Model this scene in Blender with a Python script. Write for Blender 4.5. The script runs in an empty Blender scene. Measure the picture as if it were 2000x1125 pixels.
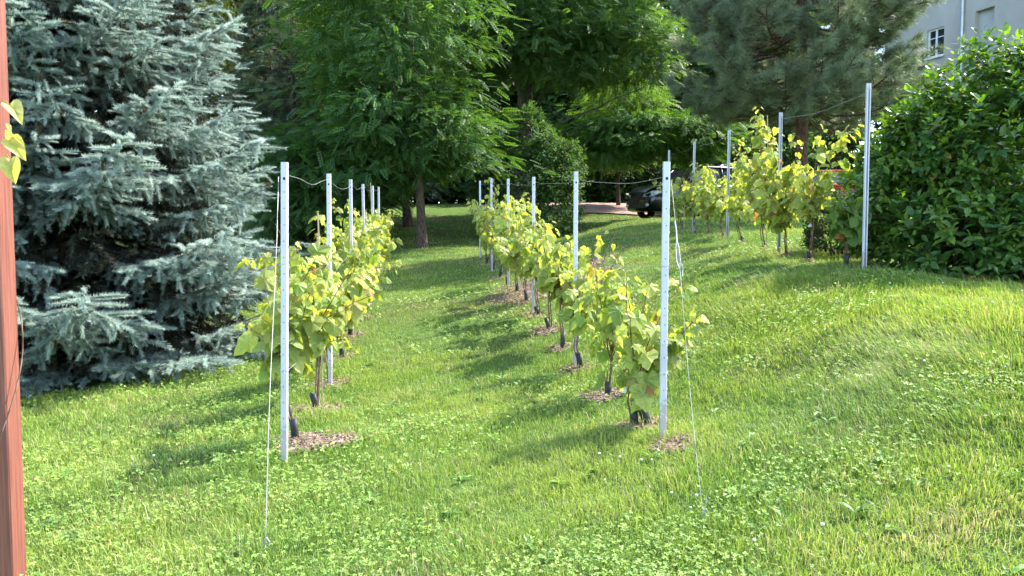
import bpy, math, random
import numpy as np
rng = np.random.default_rng(11)
random.seed(11)
SC = bpy.context.scene
COL = SC.collection
R = math.radians
CAMZ = 1.5

# ------------------------------------------------------------------ object helpers
def tag(o, label=None, cat=None, group=None, kind=None):
    if label: o['label'] = label
    if cat: o['category'] = cat
    if group: o['group'] = group
    if kind: o['kind'] = kind
    return o

def empty(name, loc, label, cat, group=None, rz=0.0):
    o = bpy.data.objects.new(name, None)
    o.empty_display_size = .2
    COL.objects.link(o)
    o.location = loc
    o.rotation_euler = (0, 0, rz)
    return tag(o, label, cat, group)

def nrm(a):
    a = np.asarray(a, float)
    return a / np.maximum(np.linalg.norm(a, axis=-1, keepdims=True), 1e-9)

class Geo:
    """collects vertices, faces of 3 or 4 corners and a colour per vertex; build() links ONE mesh object"""
    def __init__(s):
        s.V = []; s.C = []; s.F = {3: [], 4: []}; s.M = {3: [], 4: []}; s.n = 0
    def add(s, v, faces, col=(.5, .5, .5), mat=0):
        v = np.asarray(v, float).reshape(-1, 3)
        c = np.asarray(col, float)
        if c.ndim == 1: c = np.tile(c, (len(v), 1))
        for f in faces:
            f = np.asarray(f, np.int64)
            if f.size == 0: continue
            k = f.shape[1]
            s.F[k].append(f + s.n); s.M[k].append(np.full(len(f), mat, np.int32))
        s.V.append(v); s.C.append(c); s.n += len(v)
    def box(s, c, size, rot=None, col=(.5, .5, .5), mat=0):
        x, y, z = np.asarray(size) / 2.
        v = np.array([(-x,-y,-z),(x,-y,-z),(x,y,-z),(-x,y,-z),(-x,-y,z),(x,-y,z),(x,y,z),(-x,y,z)])
        if rot is not None: v = v @ np.asarray(rot).T
        s.add(v + np.asarray(c), [[(3,2,1,0),(4,5,6,7),(0,1,5,4),(1,2,6,5),(2,3,7,6),(3,0,4,7)]], col, mat)
    def tube(s, path, rad, n=6, col=(.5, .5, .5), mat=0, cap=True):
        p = np.asarray(path, float); m = len(p)
        r = np.broadcast_to(np.asarray(rad, float), (m,))
        t = nrm(np.gradient(p, axis=0))
        ref = np.array([0, 0, 1.]) if abs(t[:, 2]).mean() < .8 else np.array([1., 0, 0])
        a = nrm(np.cross(t, ref)); b = np.cross(t, a)
        th = np.linspace(0, 2*np.pi, n, endpoint=False)
        v = p[:, None] + r[:, None, None] * (np.cos(th)[None, :, None]*a[:, None] + np.sin(th)[None, :, None]*b[:, None])
        i = np.arange(m-1)[:, None]*n + np.arange(n)[None]
        j = np.arange(m-1)[:, None]*n + (np.arange(n)+1)[None] % n
        f = np.stack([i, j, j+n, i+n], -1).reshape(-1, 4)
        v = v.reshape(-1, 3); fs = [f]
        if cap:
            v = np.vstack([v, p[:1], p[-1:]])
            k = np.arange(n); k2 = (k+1) % n
            fs.append(np.stack([k2, k, np.full(n, m*n)], -1))
            fs.append(np.stack([k+(m-1)*n, k2+(m-1)*n, np.full(n, m*n+1)], -1))
        s.add(v, fs, col, mat)
    def inst(s, tv, tf, M, T, S, c0, c1=None, tw=None, mat=0):
        """copies of one small template: M (k,3,3) columns x,y,z; T (k,3); S (k,) or (k,3); colours c0 (k,3) .. c1 by template weight tw"""
        tv = np.asarray(tv, float); k = len(T); nv = len(tv)
        S = np.asarray(S, float)
        if S.ndim == 1: S = np.repeat(S[:, None], 3, 1)
        v = np.einsum('kij,kvj->kvi', M, tv[None]*S[:, None]) + T[:, None]
        c0 = np.broadcast_to(np.asarray(c0, float), (k, 3))
        if c1 is None: c = np.repeat(c0[:, None], nv, 1)
        else:
            c1 = np.broadcast_to(np.asarray(c1, float), (k, 3))
            w = np.asarray(tw)[None, :, None]
            c = c0[:, None]*(1-w) + c1[:, None]*w
        fs = []
        for f in tf:
            f = np.asarray(f, np.int64)
            fs.append((f[None] + (np.arange(k)*nv)[:, None, None]).reshape(-1, f.shape[1]))
        s.add(v.reshape(-1, 3), fs, c.reshape(-1, 3), mat)
    def build(s, name, mats, parent=None, smooth=False, origin=None):
        V = np.vstack(s.V); C = np.vstack(s.C)
        if origin is not None: V = V - np.asarray(origin)
        loops, starts, mi = [], [], []; off = 0
        for k in (3, 4):
            if not s.F[k]: continue
            f = np.vstack(s.F[k]); loops.append(f.ravel())
            starts.append(off + np.arange(len(f))*k); off += f.size
            mi.append(np.concatenate(s.M[k]))
        L = np.concatenate(loops).astype(np.int32); ST = np.concatenate(starts).astype(np.int32); MI = np.concatenate(mi)
        me = bpy.data.meshes.new(name)
        me.vertices.add(len(V)); me.vertices.foreach_set('co', V.astype(np.float32).ravel())
        me.loops.add(len(L)); me.loops.foreach_set('vertex_index', L)
        me.polygons.add(len(ST)); me.polygons.foreach_set('loop_start', ST)
        me.polygons.foreach_set('material_index', MI)
        me.polygons.foreach_set('use_smooth', np.full(len(ST), smooth))
        a = me.attributes.new('Col', 'FLOAT_COLOR', 'POINT')
        a.data.foreach_set('color', np.hstack([np.clip(C, 0, 1), np.ones((len(C), 1))]).astype(np.float32).ravel())
        me.update(calc_edges=True)
        for m in (mats if isinstance(mats, (list, tuple)) else [mats]): me.materials.append(m)
        o = bpy.data.objects.new(name, me); COL.objects.link(o)
        if parent is not None: o.parent = parent
        elif origin is not None: o.location = origin
        return o

def frames(d, up):
    """template +Y along d, +Z as near to up as it goes"""
    y = nrm(d); x = np.cross(y, up)
    bad = np.linalg.norm(x, axis=-1) < 1e-4
    if bad.any(): x[bad] = np.cross(y[bad], np.array([1., .3, 0]))
    x = nrm(x); z = np.cross(x, y)
    return np.stack([x, y, z], -1)

def wob(x, y, s=1.0, k=0):
    """smooth pseudo-noise about -1..1"""
    x = np.asarray(x)*s; y = np.asarray(y)*s
    return (np.sin(1.7*x+.9*y+k*1.3+1.1) + np.sin(-1.1*x+2.3*y+k*2.1+.4) + np.sin(2.9*x-1.9*y+k*.7+2.2)*.7 + np.sin(4.3*x+3.7*y+k)*.45)/2.4

# ------------------------------------------------------------------ materials
def newmat(name):
    m = bpy.data.materials.new(name); m.use_nodes = True
    nt = m.node_tree
    return m, nt, nt.nodes['Principled BSDF'], nt.nodes['Material Output']
def N(nt, t, **kw):
    n = nt.nodes.new(t)
    for k, v in kw.items(): setattr(n, k, v)
    return n

def leaf_mat(name, trans=.4, rough=.5, spec=.35, ttint=(1.25, 1.25, .55), gain=1.0):
    m, nt, p, out = newmat(name)
    a = N(nt, 'ShaderNodeAttribute', attribute_name='Col')
    nz = N(nt, 'ShaderNodeTexNoise'); nz.inputs['Scale'].default_value = 60; nz.inputs['Detail'].default_value = 2
    geo = N(nt, 'ShaderNodeNewGeometry'); nt.links.new(geo.outputs['Position'], nz.inputs['Vector'])
    mr = N(nt, 'ShaderNodeMapRange'); mr.inputs['To Min'].default_value = .75*gain; mr.inputs['To Max'].default_value = 1.25*gain
    nt.links.new(nz.outputs['Fac'], mr.inputs['Value'])
    mul = N(nt, 'ShaderNodeVectorMath', operation='SCALE')
    nt.links.new(a.outputs['Color'], mul.inputs[0]); nt.links.new(mr.outputs['Result'], mul.inputs['Scale'])
    nt.links.new(mul.outputs['Vector'], p.inputs['Base Color'])
    p.inputs['Roughness'].default_value = rough
    p.inputs['Specular IOR Level'].default_value = spec
    if trans > 0:
        t = N(nt, 'ShaderNodeBsdfTranslucent')
        tm = N(nt, 'ShaderNodeVectorMath', operation='MULTIPLY'); tm.inputs[1].default_value = ttint
        nt.links.new(mul.outputs['Vector'], tm.inputs[0]); nt.links.new(tm.outputs['Vector'], t.inputs['Color'])
        mx = N(nt, 'ShaderNodeMixShader'); mx.inputs[0].default_value = trans
        nt.links.new(p.outputs[0], mx.inputs[1]); nt.links.new(t.outputs[0], mx.inputs[2])
        nt.links.new(mx.outputs[0], out.inputs['Surface'])
    return m

def noisy_mat(name, c1, c2, scale=8, rough=.8, spec=.3, metal=0.0, stretch=(1, 1, 1), bump=.0, detail=5, lo=.35, hi=.65, coat=0):
    m, nt, p, out = newmat(name)
    tc = N(nt, 'ShaderNodeTexCoord'); mp = N(nt, 'ShaderNodeMapping'); mp.inputs['Scale'].default_value = stretch
    nt.links.new(tc.outputs['Object'], mp.inputs['Vector'])
    nz = N(nt, 'ShaderNodeTexNoise'); nz.inputs['Scale'].default_value = scale; nz.inputs['Detail'].default_value = detail
    nt.links.new(mp.outputs[0], nz.inputs['Vector'])
    cr = N(nt, 'ShaderNodeValToRGB')
    cr.color_ramp.elements[0].position = lo; cr.color_ramp.elements[0].color = (*c1, 1)
    cr.color_ramp.elements[1].position = hi; cr.color_ramp.elements[1].color = (*c2, 1)
    nt.links.new(nz.outputs['Fac'], cr.inputs[0]); nt.links.new(cr.outputs[0], p.inputs['Base Color'])
    p.inputs['Roughness'].default_value = rough; p.inputs['Specular IOR Level'].default_value = spec
    p.inputs['Metallic'].default_value = metal; p.inputs['Coat Weight'].default_value = coat
    if bump:
        b = N(nt, 'ShaderNodeBump'); b.inputs['Strength'].default_value = bump; b.inputs['Distance'].default_value = .02
        nt.links.new(nz.outputs['Fac'], b.inputs['Height']); nt.links.new(b.outputs[0], p.inputs['Normal'])
    return m

M_GRASS = leaf_mat('grass_blades', .35, .55, .3, (1.15, 1.2, .5))
M_CLOVER = leaf_mat('clover_leaves', .3, .5, .3, (1.1, 1.2, .5))
M_VINE = leaf_mat('vine_leaves', .5, .5, .28, (1.25, 1.2, .4))
M_BROAD = leaf_mat('broad_leaves', .42, .55, .22, (1.25, 1.3, .4))
M_SHRUB = leaf_mat('glossy_shrub_leaves', .40, .36, .42, (1.3, 1.4, .3))
M_SPRUCE = leaf_mat('spruce_needles', .42, .6, .25, (1, 1.04, .97))
M_PINE = leaf_mat('pine_needles', .22, .5, .4, (1.1, 1.15, .7))
M_BARK = noisy_mat('bark', (.035, .025, .018), (.13, .095, .07), 14, .9, .2, 0, (3, 3, .7), 1.0)
M_BARKRED = noisy_mat('reddish_bark', (.035, .02, .014), (.15, .085, .06), 12, .9, .2, 0, (3, 3, .7), 1.0)
M_BARKGREY = noisy_mat('grey_bark', (.07, .06, .05), (.24, .21, .18), 9, .9, .2, 0, (3, 3, .8), .9)
M_WOODY = noisy_mat('vine_wood', (.06, .035, .022), (.24, .15, .10), 40, .85, .2, 0, (1, 1, .3), .5)
M_CANE = noisy_mat('cane_stake', (.35, .26, .16), (.55, .43, .28), 30, .7, .3, 0, (1, 1, .2))
M_SLEEVE = noisy_mat('black_plastic', (.012, .012, .013), (.035, .034, .033), 25, .6, .4)
M_STEEL = noisy_mat('galvanised_steel', (.47, .47, .52), (.63, .63, .69), 11, .45, .5, .2, (1, 1, .25), .02, 4, .3, .7)
nt = M_STEEL.node_tree; p = nt.nodes['Principled BSDF']; old = p.inputs['Base Color'].links[0].from_socket      # soil splashed on the lowest 20 cm, dull scuffs higher up
tc = N(nt, 'ShaderNodeTexCoord'); sx = N(nt, 'ShaderNodeSeparateXYZ'); nt.links.new(tc.outputs['Object'], sx.inputs[0])
nz = N(nt, 'ShaderNodeTexNoise'); nz.inputs['Scale'].default_value = 38; nz.inputs['Detail'].default_value = 6; nt.links.new(tc.outputs['Object'], nz.inputs['Vector'])
mr = N(nt, 'ShaderNodeMapRange'); mr.inputs['From Min'].default_value = .03; mr.inputs['From Max'].default_value = .32; mr.inputs['To Min'].default_value = .85; mr.inputs['To Max'].default_value = .30
nt.links.new(sx.outputs['Z'], mr.inputs['Value']); gt_ = N(nt, 'ShaderNodeMath', operation='LESS_THAN'); nt.links.new(nz.outputs['Fac'], gt_.inputs[0]); nt.links.new(mr.outputs[0], gt_.inputs[1])
ml = N(nt, 'ShaderNodeMath', operation='MULTIPLY'); ml.inputs[1].default_value = .55; nt.links.new(gt_.outputs[0], ml.inputs[0])
mxs = N(nt, 'ShaderNodeMix', data_type='RGBA'); mxs.inputs['B'].default_value = (.30, .25, .20, 1); nt.links.new(ml.outputs[0], mxs.inputs['Factor']); nt.links.new(old, mxs.inputs['A']); nt.links.new(mxs.outputs['Result'], p.inputs['Base Color'])
M_HOLE = noisy_mat('punched_hole', (.015, .015, .016), (.05, .045, .04), 60, .8, .2)
M_WIRE = noisy_mat('wire', (.30, .30, .31), (.46, .46, .47), 30, .5, .4, .3)
M_SOIL = noisy_mat('mulch_soil', (.15, .10, .072), (.33, .25, .19), 38, .95, .1, 0, (1, 1, 1), .8)
M_CHIP = leaf_mat('mulch_chips', 0, .9, .15)
# ------------------------------------------------------------------ terrain (heights measured along the rows, relative to the eye)
CT = np.array([
 (-1.5,5.1,-1.47),(-1.85,7.9,-1.46),(-2.19,10.7,-1.21),(-2.53,13.5,-.98),(-2.86,16.3,-.80),(-3.2,19.1,-.5),
 (.95,5.0,-1.27),(.62,7.75,-1.26),(.27,10.5,-.94),(-.06,13.25,-.80),(-.4,16,-.62),(-.75,18.8,-.4),
 (3.75,8.4,-.33),(3.77,11.2,-.18),(3.8,14,.05),(3.84,16.8,.18),(3.88,19.6,.35),
 (-2.5,22,-.19),(-1.5,25,.25),(-1.2,28,.75),(-4.7,33,1.2),(3.9,33,1.42),(1.2,24,.05),
 (5.3,29,.76),(9,29,.9),(10,25,.62),(9,31.5,1.05),(3.2,24,.55),(6.5,18,.35),(10,20,.6),
 (-1.5,4.0,-1.52),(1.0,4.0,-1.36),(0,3.5,-1.52),(-3,4,-1.6),(-2.2,3.4,-1.6),(-5,8,-1.55),(-4.2,9.6,-1.46),(-8,10,-1.55),
 (2.6,6.0,-.67),(2.7,4.2,-.88),(1.9,3.4,-1.13),(4.2,6.0,-.52),(1.55,5.6,-1.17),(1.45,9.3,-.86),(4.6,8.5,-.42),(6.2,8.7,-.48),(9,9,-.5),(3.5,5,-.66),
 (2.6,9.4,-.46),(2.2,12.5,-.38),(2.1,16,-.12),(1.6,7.2,-1.06),
 (-8,20,-.8),(-14,28,.6),(-24,34,1.2),(24,34,1.6),(20,12,-.2),(-24,12,-1.7),(0,42,2.0),(-14,46,2.2),(18,46,2.2),(0,68,2.8),(-24,66,2.6),(24,66,2.8),
 (0,-4,-1.8),(-14,-4,-2.0),(14,-4,-1.2)])
def _tps(d): return np.where(d > 1e-6, d*d*np.log(np.maximum(d, 1e-6)), 0)
_n = len(CT); _K = _tps(np.linalg.norm(CT[:, None, :2]-CT[None, :, :2], axis=-1)) + np.eye(_n)*.08
_Pm = np.hstack([np.ones((_n, 1)), CT[:, :2]])
_A = np.block([[_K, _Pm], [_Pm.T, np.zeros((3, 3))]])
_w = np.linalg.solve(_A, np.concatenate([CT[:, 2], np.zeros(3)]))
def gz(x, y):
    x = np.clip(np.asarray(x, float), -24, 24); y = np.clip(np.asarray(y, float), -4, 66)
    sh = np.broadcast(x, y).shape
    x = np.broadcast_to(x, sh).ravel(); y = np.broadcast_to(y, sh).ravel()
    out = np.empty(len(x))
    for i in range(0, len(x), 100000):
        sl = slice(i, i+100000)
        d = np.hypot(x[sl, None]-CT[None, :, 0], y[sl, None]-CT[None, :, 1])
        out[sl] = _tps(d) @ _w[:_n] + _w[_n] + _w[_n+1]*x[sl] + _w[_n+2]*y[sl]
    out += .018*wob(x, y, 2.3) + .012*wob(x, y, 5.1, 3)
    return (out + CAMZ).reshape(sh)
def g1(x, y): return float(gz(np.array([x]), np.array([y]))[0])

def grid_sheet(name, xs, ys, lift, mat, smooth=True):
    X, Y = np.meshgrid(xs, ys); Z = gz(X, Y) + lift
    nx, ny = len(xs), len(ys)
    i = (np.arange(ny-1)[:, None]*nx + np.arange(nx-1)[None]).ravel()
    g = Geo(); g.add(np.stack([X, Y, Z], -1).reshape(-1, 3), [np.stack([i, i+1, i+1+nx, i+nx], -1)])
    return tag(g.build(name, mat, None, smooth), kind='structure')

m, nt, p, out = newmat('lawn_soil')
tc = N(nt, 'ShaderNodeTexCoord')
def _nz(sc, det=6):
    n = N(nt, 'ShaderNodeTexNoise'); n.inputs['Scale'].default_value = sc; n.inputs['Detail'].default_value = det
    nt.links.new(tc.outputs['Object'], n.inputs['Vector']); return n
n1, n2, n3 = _nz(.55), _nz(14), _nz(90, 3)
r1 = N(nt, 'ShaderNodeValToRGB'); e = r1.color_ramp.elements
e[0].position = .3; e[0].color = (.045, .085, .016, 1); e[1].position = .75; e[1].color = (.12, .19, .04, 1)
nt.links.new(n2.outputs['Fac'], r1.inputs[0])
r2 = N(nt, 'ShaderNodeValToRGB'); e = r2.color_ramp.elements
e[0].position = .35; e[0].color = (.05, .045, .02, 1); e[1].position = .7; e[1].color = (.16, .14, .06, 1)
nt.links.new(n3.outputs['Fac'], r2.inputs[0])
mx = N(nt, 'ShaderNodeMix', data_type='RGBA')
cr = N(nt, 'ShaderNodeValToRGB'); cr.color_ramp.elements[0].position = .5; cr.color_ramp.elements[1].position = .72
nt.links.new(n1.outputs['Fac'], cr.inputs[0]); nt.links.new(cr.outputs[0], mx.inputs['Factor'])
nt.links.new(r1.outputs[0], mx.inputs['A']); nt.links.new(r2.outputs[0], mx.inputs['B'])
nt.links.new(mx.outputs['Result'], p.inputs['Base Color']); p.inputs['Roughness'].default_value = .95; p.inputs['Specular IOR Level'].default_value = .1
bp = N(nt, 'ShaderNodeBump'); bp.inputs['Strength'].default_value = .8; bp.inputs['Distance'].default_value = .03
nt.links.new(n3.outputs['Fac'], bp.inputs['Height']); nt.links.new(bp.outputs[0], p.inputs['Normal'])
M_LAWN = m
far = np.array([16, 20, 26, 36, 55, 90, 160, 300, 500.])
xs = np.concatenate([-far[::-1], np.linspace(-14, 14, 141), far])
ys = np.concatenate([-far[::-1]+8, np.linspace(-6, 44, 201), 44+np.array([2, 5, 10, 18, 30, 60, 120, 250, 500.])])
grid_sheet('ground', xs, ys, 0, M_LAWN)

# red-brown gravel drive beyond the lawn, a strip that follows the ground
M_PATH = noisy_mat('red_gravel', (.22, .145, .12), (.38, .27, .225), 45, .95, .1, 0, (1, 1, 1), .6)
px_ = np.linspace(.6, 26, 97); tt = np.linspace(-1, 1, 9)
def drive_mid(x): return 32.9 - .02*x + .35*np.sin(x*.3) + np.where(x > 5, -.10*(x-5), 0)
DX, DT = np.meshgrid(px_, tt); DY = drive_mid(DX) + DT*(2.7 + .12*np.sin(DX*1.3))
g = Geo(); i = (np.arange(8)[:, None]*97 + np.arange(96)[None]).ravel()
g.add(np.stack([DX, DY, gz(DX, DY)+.05], -1).reshape(-1, 3), [np.stack([i, i+1, i+98, i+97], -1)])
tag(g.build('driveway', M_PATH, None, True), kind='structure')

# ------------------------------------------------------------------ rows
def rowL(d): return np.array([-1.497-(d-5.1)*.1225, d])
def rowR(d): return np.array([.968-(d-5.0)*.125, d])
def rowT(d): return np.array([3.75+(d-8.4)*.0116, d])
DL = [5.1, 7.9, 10.7, 13.5, 16.3, 19.1]; DR = [5.0, 7.75, 10.5, 13.25, 16.0, 18.8]; DTH = [8.4, 11.2, 14.0, 16.8, 19.6]
VL = [5.75, 6.85, 7.95, 9.15, 10.3, 11.5, 12.7, 13.9, 15.1, 16.4, 17.8]
VR = [5.42, 6.55, 7.62, 8.55, 9.4, 10.25, 11.3, 12.4, 13.6, 14.8, 16.1, 17.4]
VT = [8.75, 10.0, 10.9, 11.85, 13.1, 14.3, 15.4, 16.5, 17.9]
MULCH = []
for f, ds, r in ((rowL, VL, .21), (rowR, VR, .17), (rowT, VT, .10)):
    for d in ds:
        q = f(d); MULCH.append((q[0], q[1], r*rng.uniform(.75, 1.15)))
MULCH += [(-1.47, 5.5, .17), (-1.30, 5.6, .19), (1.0, 4.84, .13), (.64, 7.65, .13)]
MU = np.array(MULCH)
BED = np.array([(.55, 12.2, .9), (.75, 13.0, .8), (1.0, 14.3, .7)])   # bare red-brown bed right of the right-hand row
def mulch_field(x, y):
    q = np.full(len(x), -1.0)
    for mx_, my_, mr_ in np.vstack([MU, BED]):
        d = np.hypot((x-mx_), (y-my_)) / (mr_*(1+.25*wob(x, y, 6., 2)))
        q = np.maximum(q, 1-d)
    return q            # >0 inside a mulch patch

gS = Geo()
for mx_, my_, mr_ in np.vstack([MU, BED]):
    nr, na = 5, 18
    th = np.linspace(0, 2*np.pi, na, endpoint=False)
    rr = mr_*.92*np.linspace(0.001, 1, nr)[:, None]*(1+.34*wob(np.cos(th)*3+mx_*5, np.sin(th)*3+my_*3, 1.0)[None])
    X = mx_+rr*np.cos(th); Y = my_+rr*np.sin(th)
    Z = gz(X, Y)+.014-.02*(rr/mr_)**3
    i = (np.arange(nr-1)[:, None]*na + np.arange(na)[None]).ravel(); j = (np.arange(nr-1)[:, None]*na + (np.arange(na)+1)[None] % na).ravel()
    gS.add(np.stack([X, Y, Z], -1).reshape(-1, 3), [np.stack([i, i+na, j+na, j], -1)], (.2, .13, .1), 0)
    k = int(1500*mr_*mr_/.09*min(1, (7/my_)**1.2)) if my_ < 16 else 60
    a_ = rng.uniform(0, 6.28, k); r_ = mr_*np.where(rng.uniform(0, 1, k) < .8, np.sqrt(rng.uniform(0, 1, k))*1.05, 1+np.abs(rng.normal(size=k))*.28)
    cx, cy = mx_+r_*np.cos(a_), my_+r_*np.sin(a_)
    T = np.stack([cx, cy, gz(cx, cy)+.02+rng.uniform(0, .012, k)], -1)
    d = np.stack([rng.normal(size=k), rng.normal(size=k), rng.normal(size=k)*.25], -1)
    up = np.array([0, 0, 1.]) + rng.normal(size=(k, 3))*.35
    sc = np.stack([rng.uniform(.002, .006, k), rng.uniform(.014, .04, k), np.ones(k)*.02], -1)*(1+.02*my_)
    cc = np.array([.26, .18, .14])*rng.uniform(.5, 1.35, (k, 1))*np.array([1, 1, 1])+rng.normal(size=(k, 3))*.02
    gS.inst([(-1,-.5,0),(1,-.5,0),(.8,.5,.12),(-.7,.5,.05)], [[(0, 1, 2, 3)]], frames(d, up), T, sc, cc, mat=1)
tag(gS.build('mulch', [M_SOIL, M_CHIP]), 'pinkish brown bark mulch spread round the vine bases and posts', 'mulch', kind='stuff')

# ------------------------------------------------------------------ lawn: blades of grass, clover, flower heads
SPR = (-5.55, 9.75)            # blue spruce
def keep_lawn(x, y):
    ok = np.hypot(x-SPR[0], y-SPR[1]) > 2.1+.3*wob(x, y, 2)
    ok &= ~((x > 4.5+.2*wob(x, y, 3)) & (y > 8.9-.35*(x-4.5)) & (y < 10.5))
    ok &= np.abs(y - drive_mid(x)) > 2.65
    ok &= mulch_field(x, y) < rng.uniform(-.4, .85, len(x))
    return ok
def wedge(n, d0, d1, k=.82, pad=2.7):
    d = np.sqrt(rng.uniform(d0*d0, d1*d1, n)); x = rng.uniform(-1, 1, n)*(k*d+pad)
    return x, d
G = Geo()
def blades(n, d0, d1, wsc, hsc, simple=False):
    x, y = wedge(n, d0, d1); ok = keep_lawn(x, y); x, y = x[ok], y[ok]; n = len(x)
    patch = wob(x, y, 1.1, 1); fine = wob(x, y, 4.0, 5)
    bank = np.clip((x-1.2-.1*(6-y))/1.2, 0, 1)*np.clip((13-y)/4, 0, 1)         # longer, wispier grass on the right-hand bank
    dens = .66+.25*patch+.2*fine
    ok = rng.uniform(0, 1, n) < np.clip(dens+.25*bank, .25, 1)
    x, y, patch, fine, bank = x[ok], y[ok], patch[ok], fine[ok], bank[ok]; n = len(x)
    # tufts left standing along the rows where the mower cannot reach
    rowd = np.minimum(np.abs(x-(-1.497-(y-5.1)*.1225)), np.abs(x-(.968-(y-5)*.125)))
    row = np.exp(-(rowd/.22)**2)
    h = rng.lognormal(np.log(.040), .36, n)*hsc*(1+.32*bank*rng.uniform(.0, 1.6, n)+.5*row*rng.uniform(0, 1.5, n)+.25*fine)
    h = np.clip(h, .02, .19)
    ang = rng.uniform(0, 6.283, n); flow = 3.6+1.3*wob(x, y, .9, 7)
    cohere = .25+.5*bank
    lx = np.cos(ang)*(1-cohere)+np.cos(flow)*cohere; ly = np.sin(ang)*(1-cohere)+np.sin(flow)*cohere
    lean = h*(rng.uniform(.25, 1.05, n)+.55*bank)
    fa = rng.uniform(0, 6.283, n); w = rng.uniform(.0012, .0028, n)*wsc
    wx, wy = np.cos(fa)*w, np.sin(fa)*w
    z = gz(x, y)-.006
    b = np.stack([x, y, z], -1); wv = np.stack([wx, wy, np.zeros(n)], -1)
    mid = b+np.stack([lx*lean*.38, ly*lean*.38, h*.62], -1); tip = b+np.stack([lx*lean, ly*lean, h*.95-lean*.18], -1)
    base = np.array([.190, .292, .058]); yel = np.array([.335, .40, .098]); dry = np.array([.46, .40, .24]); deep = np.array([.105, .205, .042])
    t = np.clip(rng.normal(.40, .28, n)+.34*patch+.12*fine+.02*bank, 0, 1)[:, None]
    c = base*(1-t)+yel*t
    k = (rng.uniform(0, 1, n) < np.clip(.22-.26*patch, .02, .6))[:, None]; c = np.where(k, deep, c)
    k = (rng.uniform(0, 1, n) < np.clip(.07+.09*wob(x, y, 2.2, 9)+.05*bank+.5*np.exp(-((x-1.75)/.45)**2-((y-3.1)/.16)**2)+.35*np.exp(-((x+.45)/.3)**2-((y-3.45)/.15)**2)+.3*np.clip(wob(x, y, 1.7, 13)-.55, 0, .6), .015, .6))[:, None]; c = np.where(k, dry, c)
    c = c*rng.uniform(.78, 1.22, (n, 1))
    if simple:
        v = np.stack([b-wv, b+wv, tip], 1).reshape(-1, 3); i = np.arange(n)*3
        G.add(v, [np.stack([i, i+1, i+2], -1)], np.repeat(c, 3, 0))
    else:
        v = np.stack([b-wv, b+wv, mid+wv*.8, mid-wv*.8, tip], 1).reshape(-1, 3); i = np.arange(n)*5
        G.add(v, [np.stack([i, i+1, i+2, i+3], -1), np.stack([i+3, i+2, i+4], -1)], np.repeat(c, 5, 0))
GD = 1.42
blades(int(290000*GD), 2.3, 5.2, 1.0, 1.05)
blades(int(320000*GD), 5.2, 9.0, 1.25, 1.05)
blades(int(230000*GD), 9.0, 15.0, 1.8, 1.1, True)
blades(int(170000*GD), 15.0, 24.0, 3.0, 1.2, True)
blades(int(80000*GD), 24.0, 40.0, 5.0, 1.3, True)
tag(G.build('grass', M_GRASS), 'sunlit mown grass covering the lawn between the vine rows', 'grass', kind='stuff')

def clovers(n, d0, d1, sc):
    x, y = wedge(n, d0, d1, .80, 2.2); ok = keep_lawn(x, y) & (mulch_field(x, y) < -.1)
    pt = wob(x, y, .8, 4)+.5*wob(x, y, 2.7, 6)
    nearl = np.clip((4.9-y)/1.5, 0, 1)*np.clip((2.2-x)/1.5, .25, 1)+.55*np.clip((-1.3-x)/1.0, 0, 1)*np.clip((7.5-y)/2, 0, 1)
    ok &= rng.uniform(0, 1, n) < np.clip(.08+.75*pt+.30*nearl, 0, 1)
    x, y = x[ok], y[ok]; n = len(x)
    h = rng.uniform(.03, .075, n)
    c = np.stack([x, y, gz(x, y)+h], -1)
    nn = nrm(np.stack([rng.normal(size=n)*.35, rng.normal(size=n)*.35-.1, np.ones(n)], -1))
    a0 = rng.uniform(0, 6.28, n); s = rng.uniform(.009, .017, n)*sc
    col = np.array([.155, .265, .050])*rng.uniform(.7, 1.3, (n, 1)); t = rng.uniform(0, 1, (n, 1))**1.5; col = col*(1-t)+np.array([.30, .40, .085])*t
    tv = [(0,0,0),(.42,.45,.12),(.36,.92,.06),(0,1.0,-.02),(-.36,.92,.06),(-.42,.45,.12)]
    for k in range(3):
        a = a0+k*2.094
        d = np.stack([np.cos(a), np.sin(a), np.zeros(n)], -1); d = d-nn*(d*nn).sum(-1, keepdims=True)
        GC.inst(tv, [[(0, 1, 2, 3), (0, 3, 4, 5)]], frames(d, nn), c, s, col*.85, col*1.1, [0, 1, 1, .6, 1, 1])
GC = Geo()
clovers(int(42000*GD), 2.3, 4.6, .78); clovers(int(44000*GD), 4.6, 8.5, 1.0); clovers(int(26000*GD), 8.5, 14, 1.5)
tag(GC.build('clover', M_CLOVER), 'patches of low clover growing through the lawn', 'clover', kind='stuff')

# broad rosette weeds (dandelion, plantain) in the lawn
GW = Geo()
x, y = wedge(230, 2.6, 10, .7, .5); ok = keep_lawn(x, y); x, y = x[ok], y[ok]
for a, b in zip(x, y):
    k = rng.integers(4, 9); an = rng.uniform(0, 6.28, k)
    d = np.stack([np.cos(an), np.sin(an), rng.uniform(.15, .9, k)], -1)
    T = np.tile((a, b, g1(a, b)+.015), (k, 1))
    sc = rng.uniform(.04, .095, k); S3 = np.stack([sc*rng.uniform(.5, .9, k), sc, sc], -1)
    cc = np.array([.13, .235, .05])*rng.uniform(.7, 1.35, (k, 1))
    GW.inst([(0,0,0),(.18,.4,.03),(.2,.72,-.05),(0,1,-.25),(-.2,.72,-.05),(-.18,.4,.03),(0,.5,-.03)],
            [[(0,1,6),(1,2,6),(2,3,6),(3,4,6),(4,5,6),(5,0,6)]], frames(d, np.tile((0, 0, 1.), (k, 1))), T, S3, cc)
tag(GW.build('lawn_weeds', M_CLOVER), 'broad leaved rosette weeds scattered through the grass', 'weeds', kind='stuff')

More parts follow.
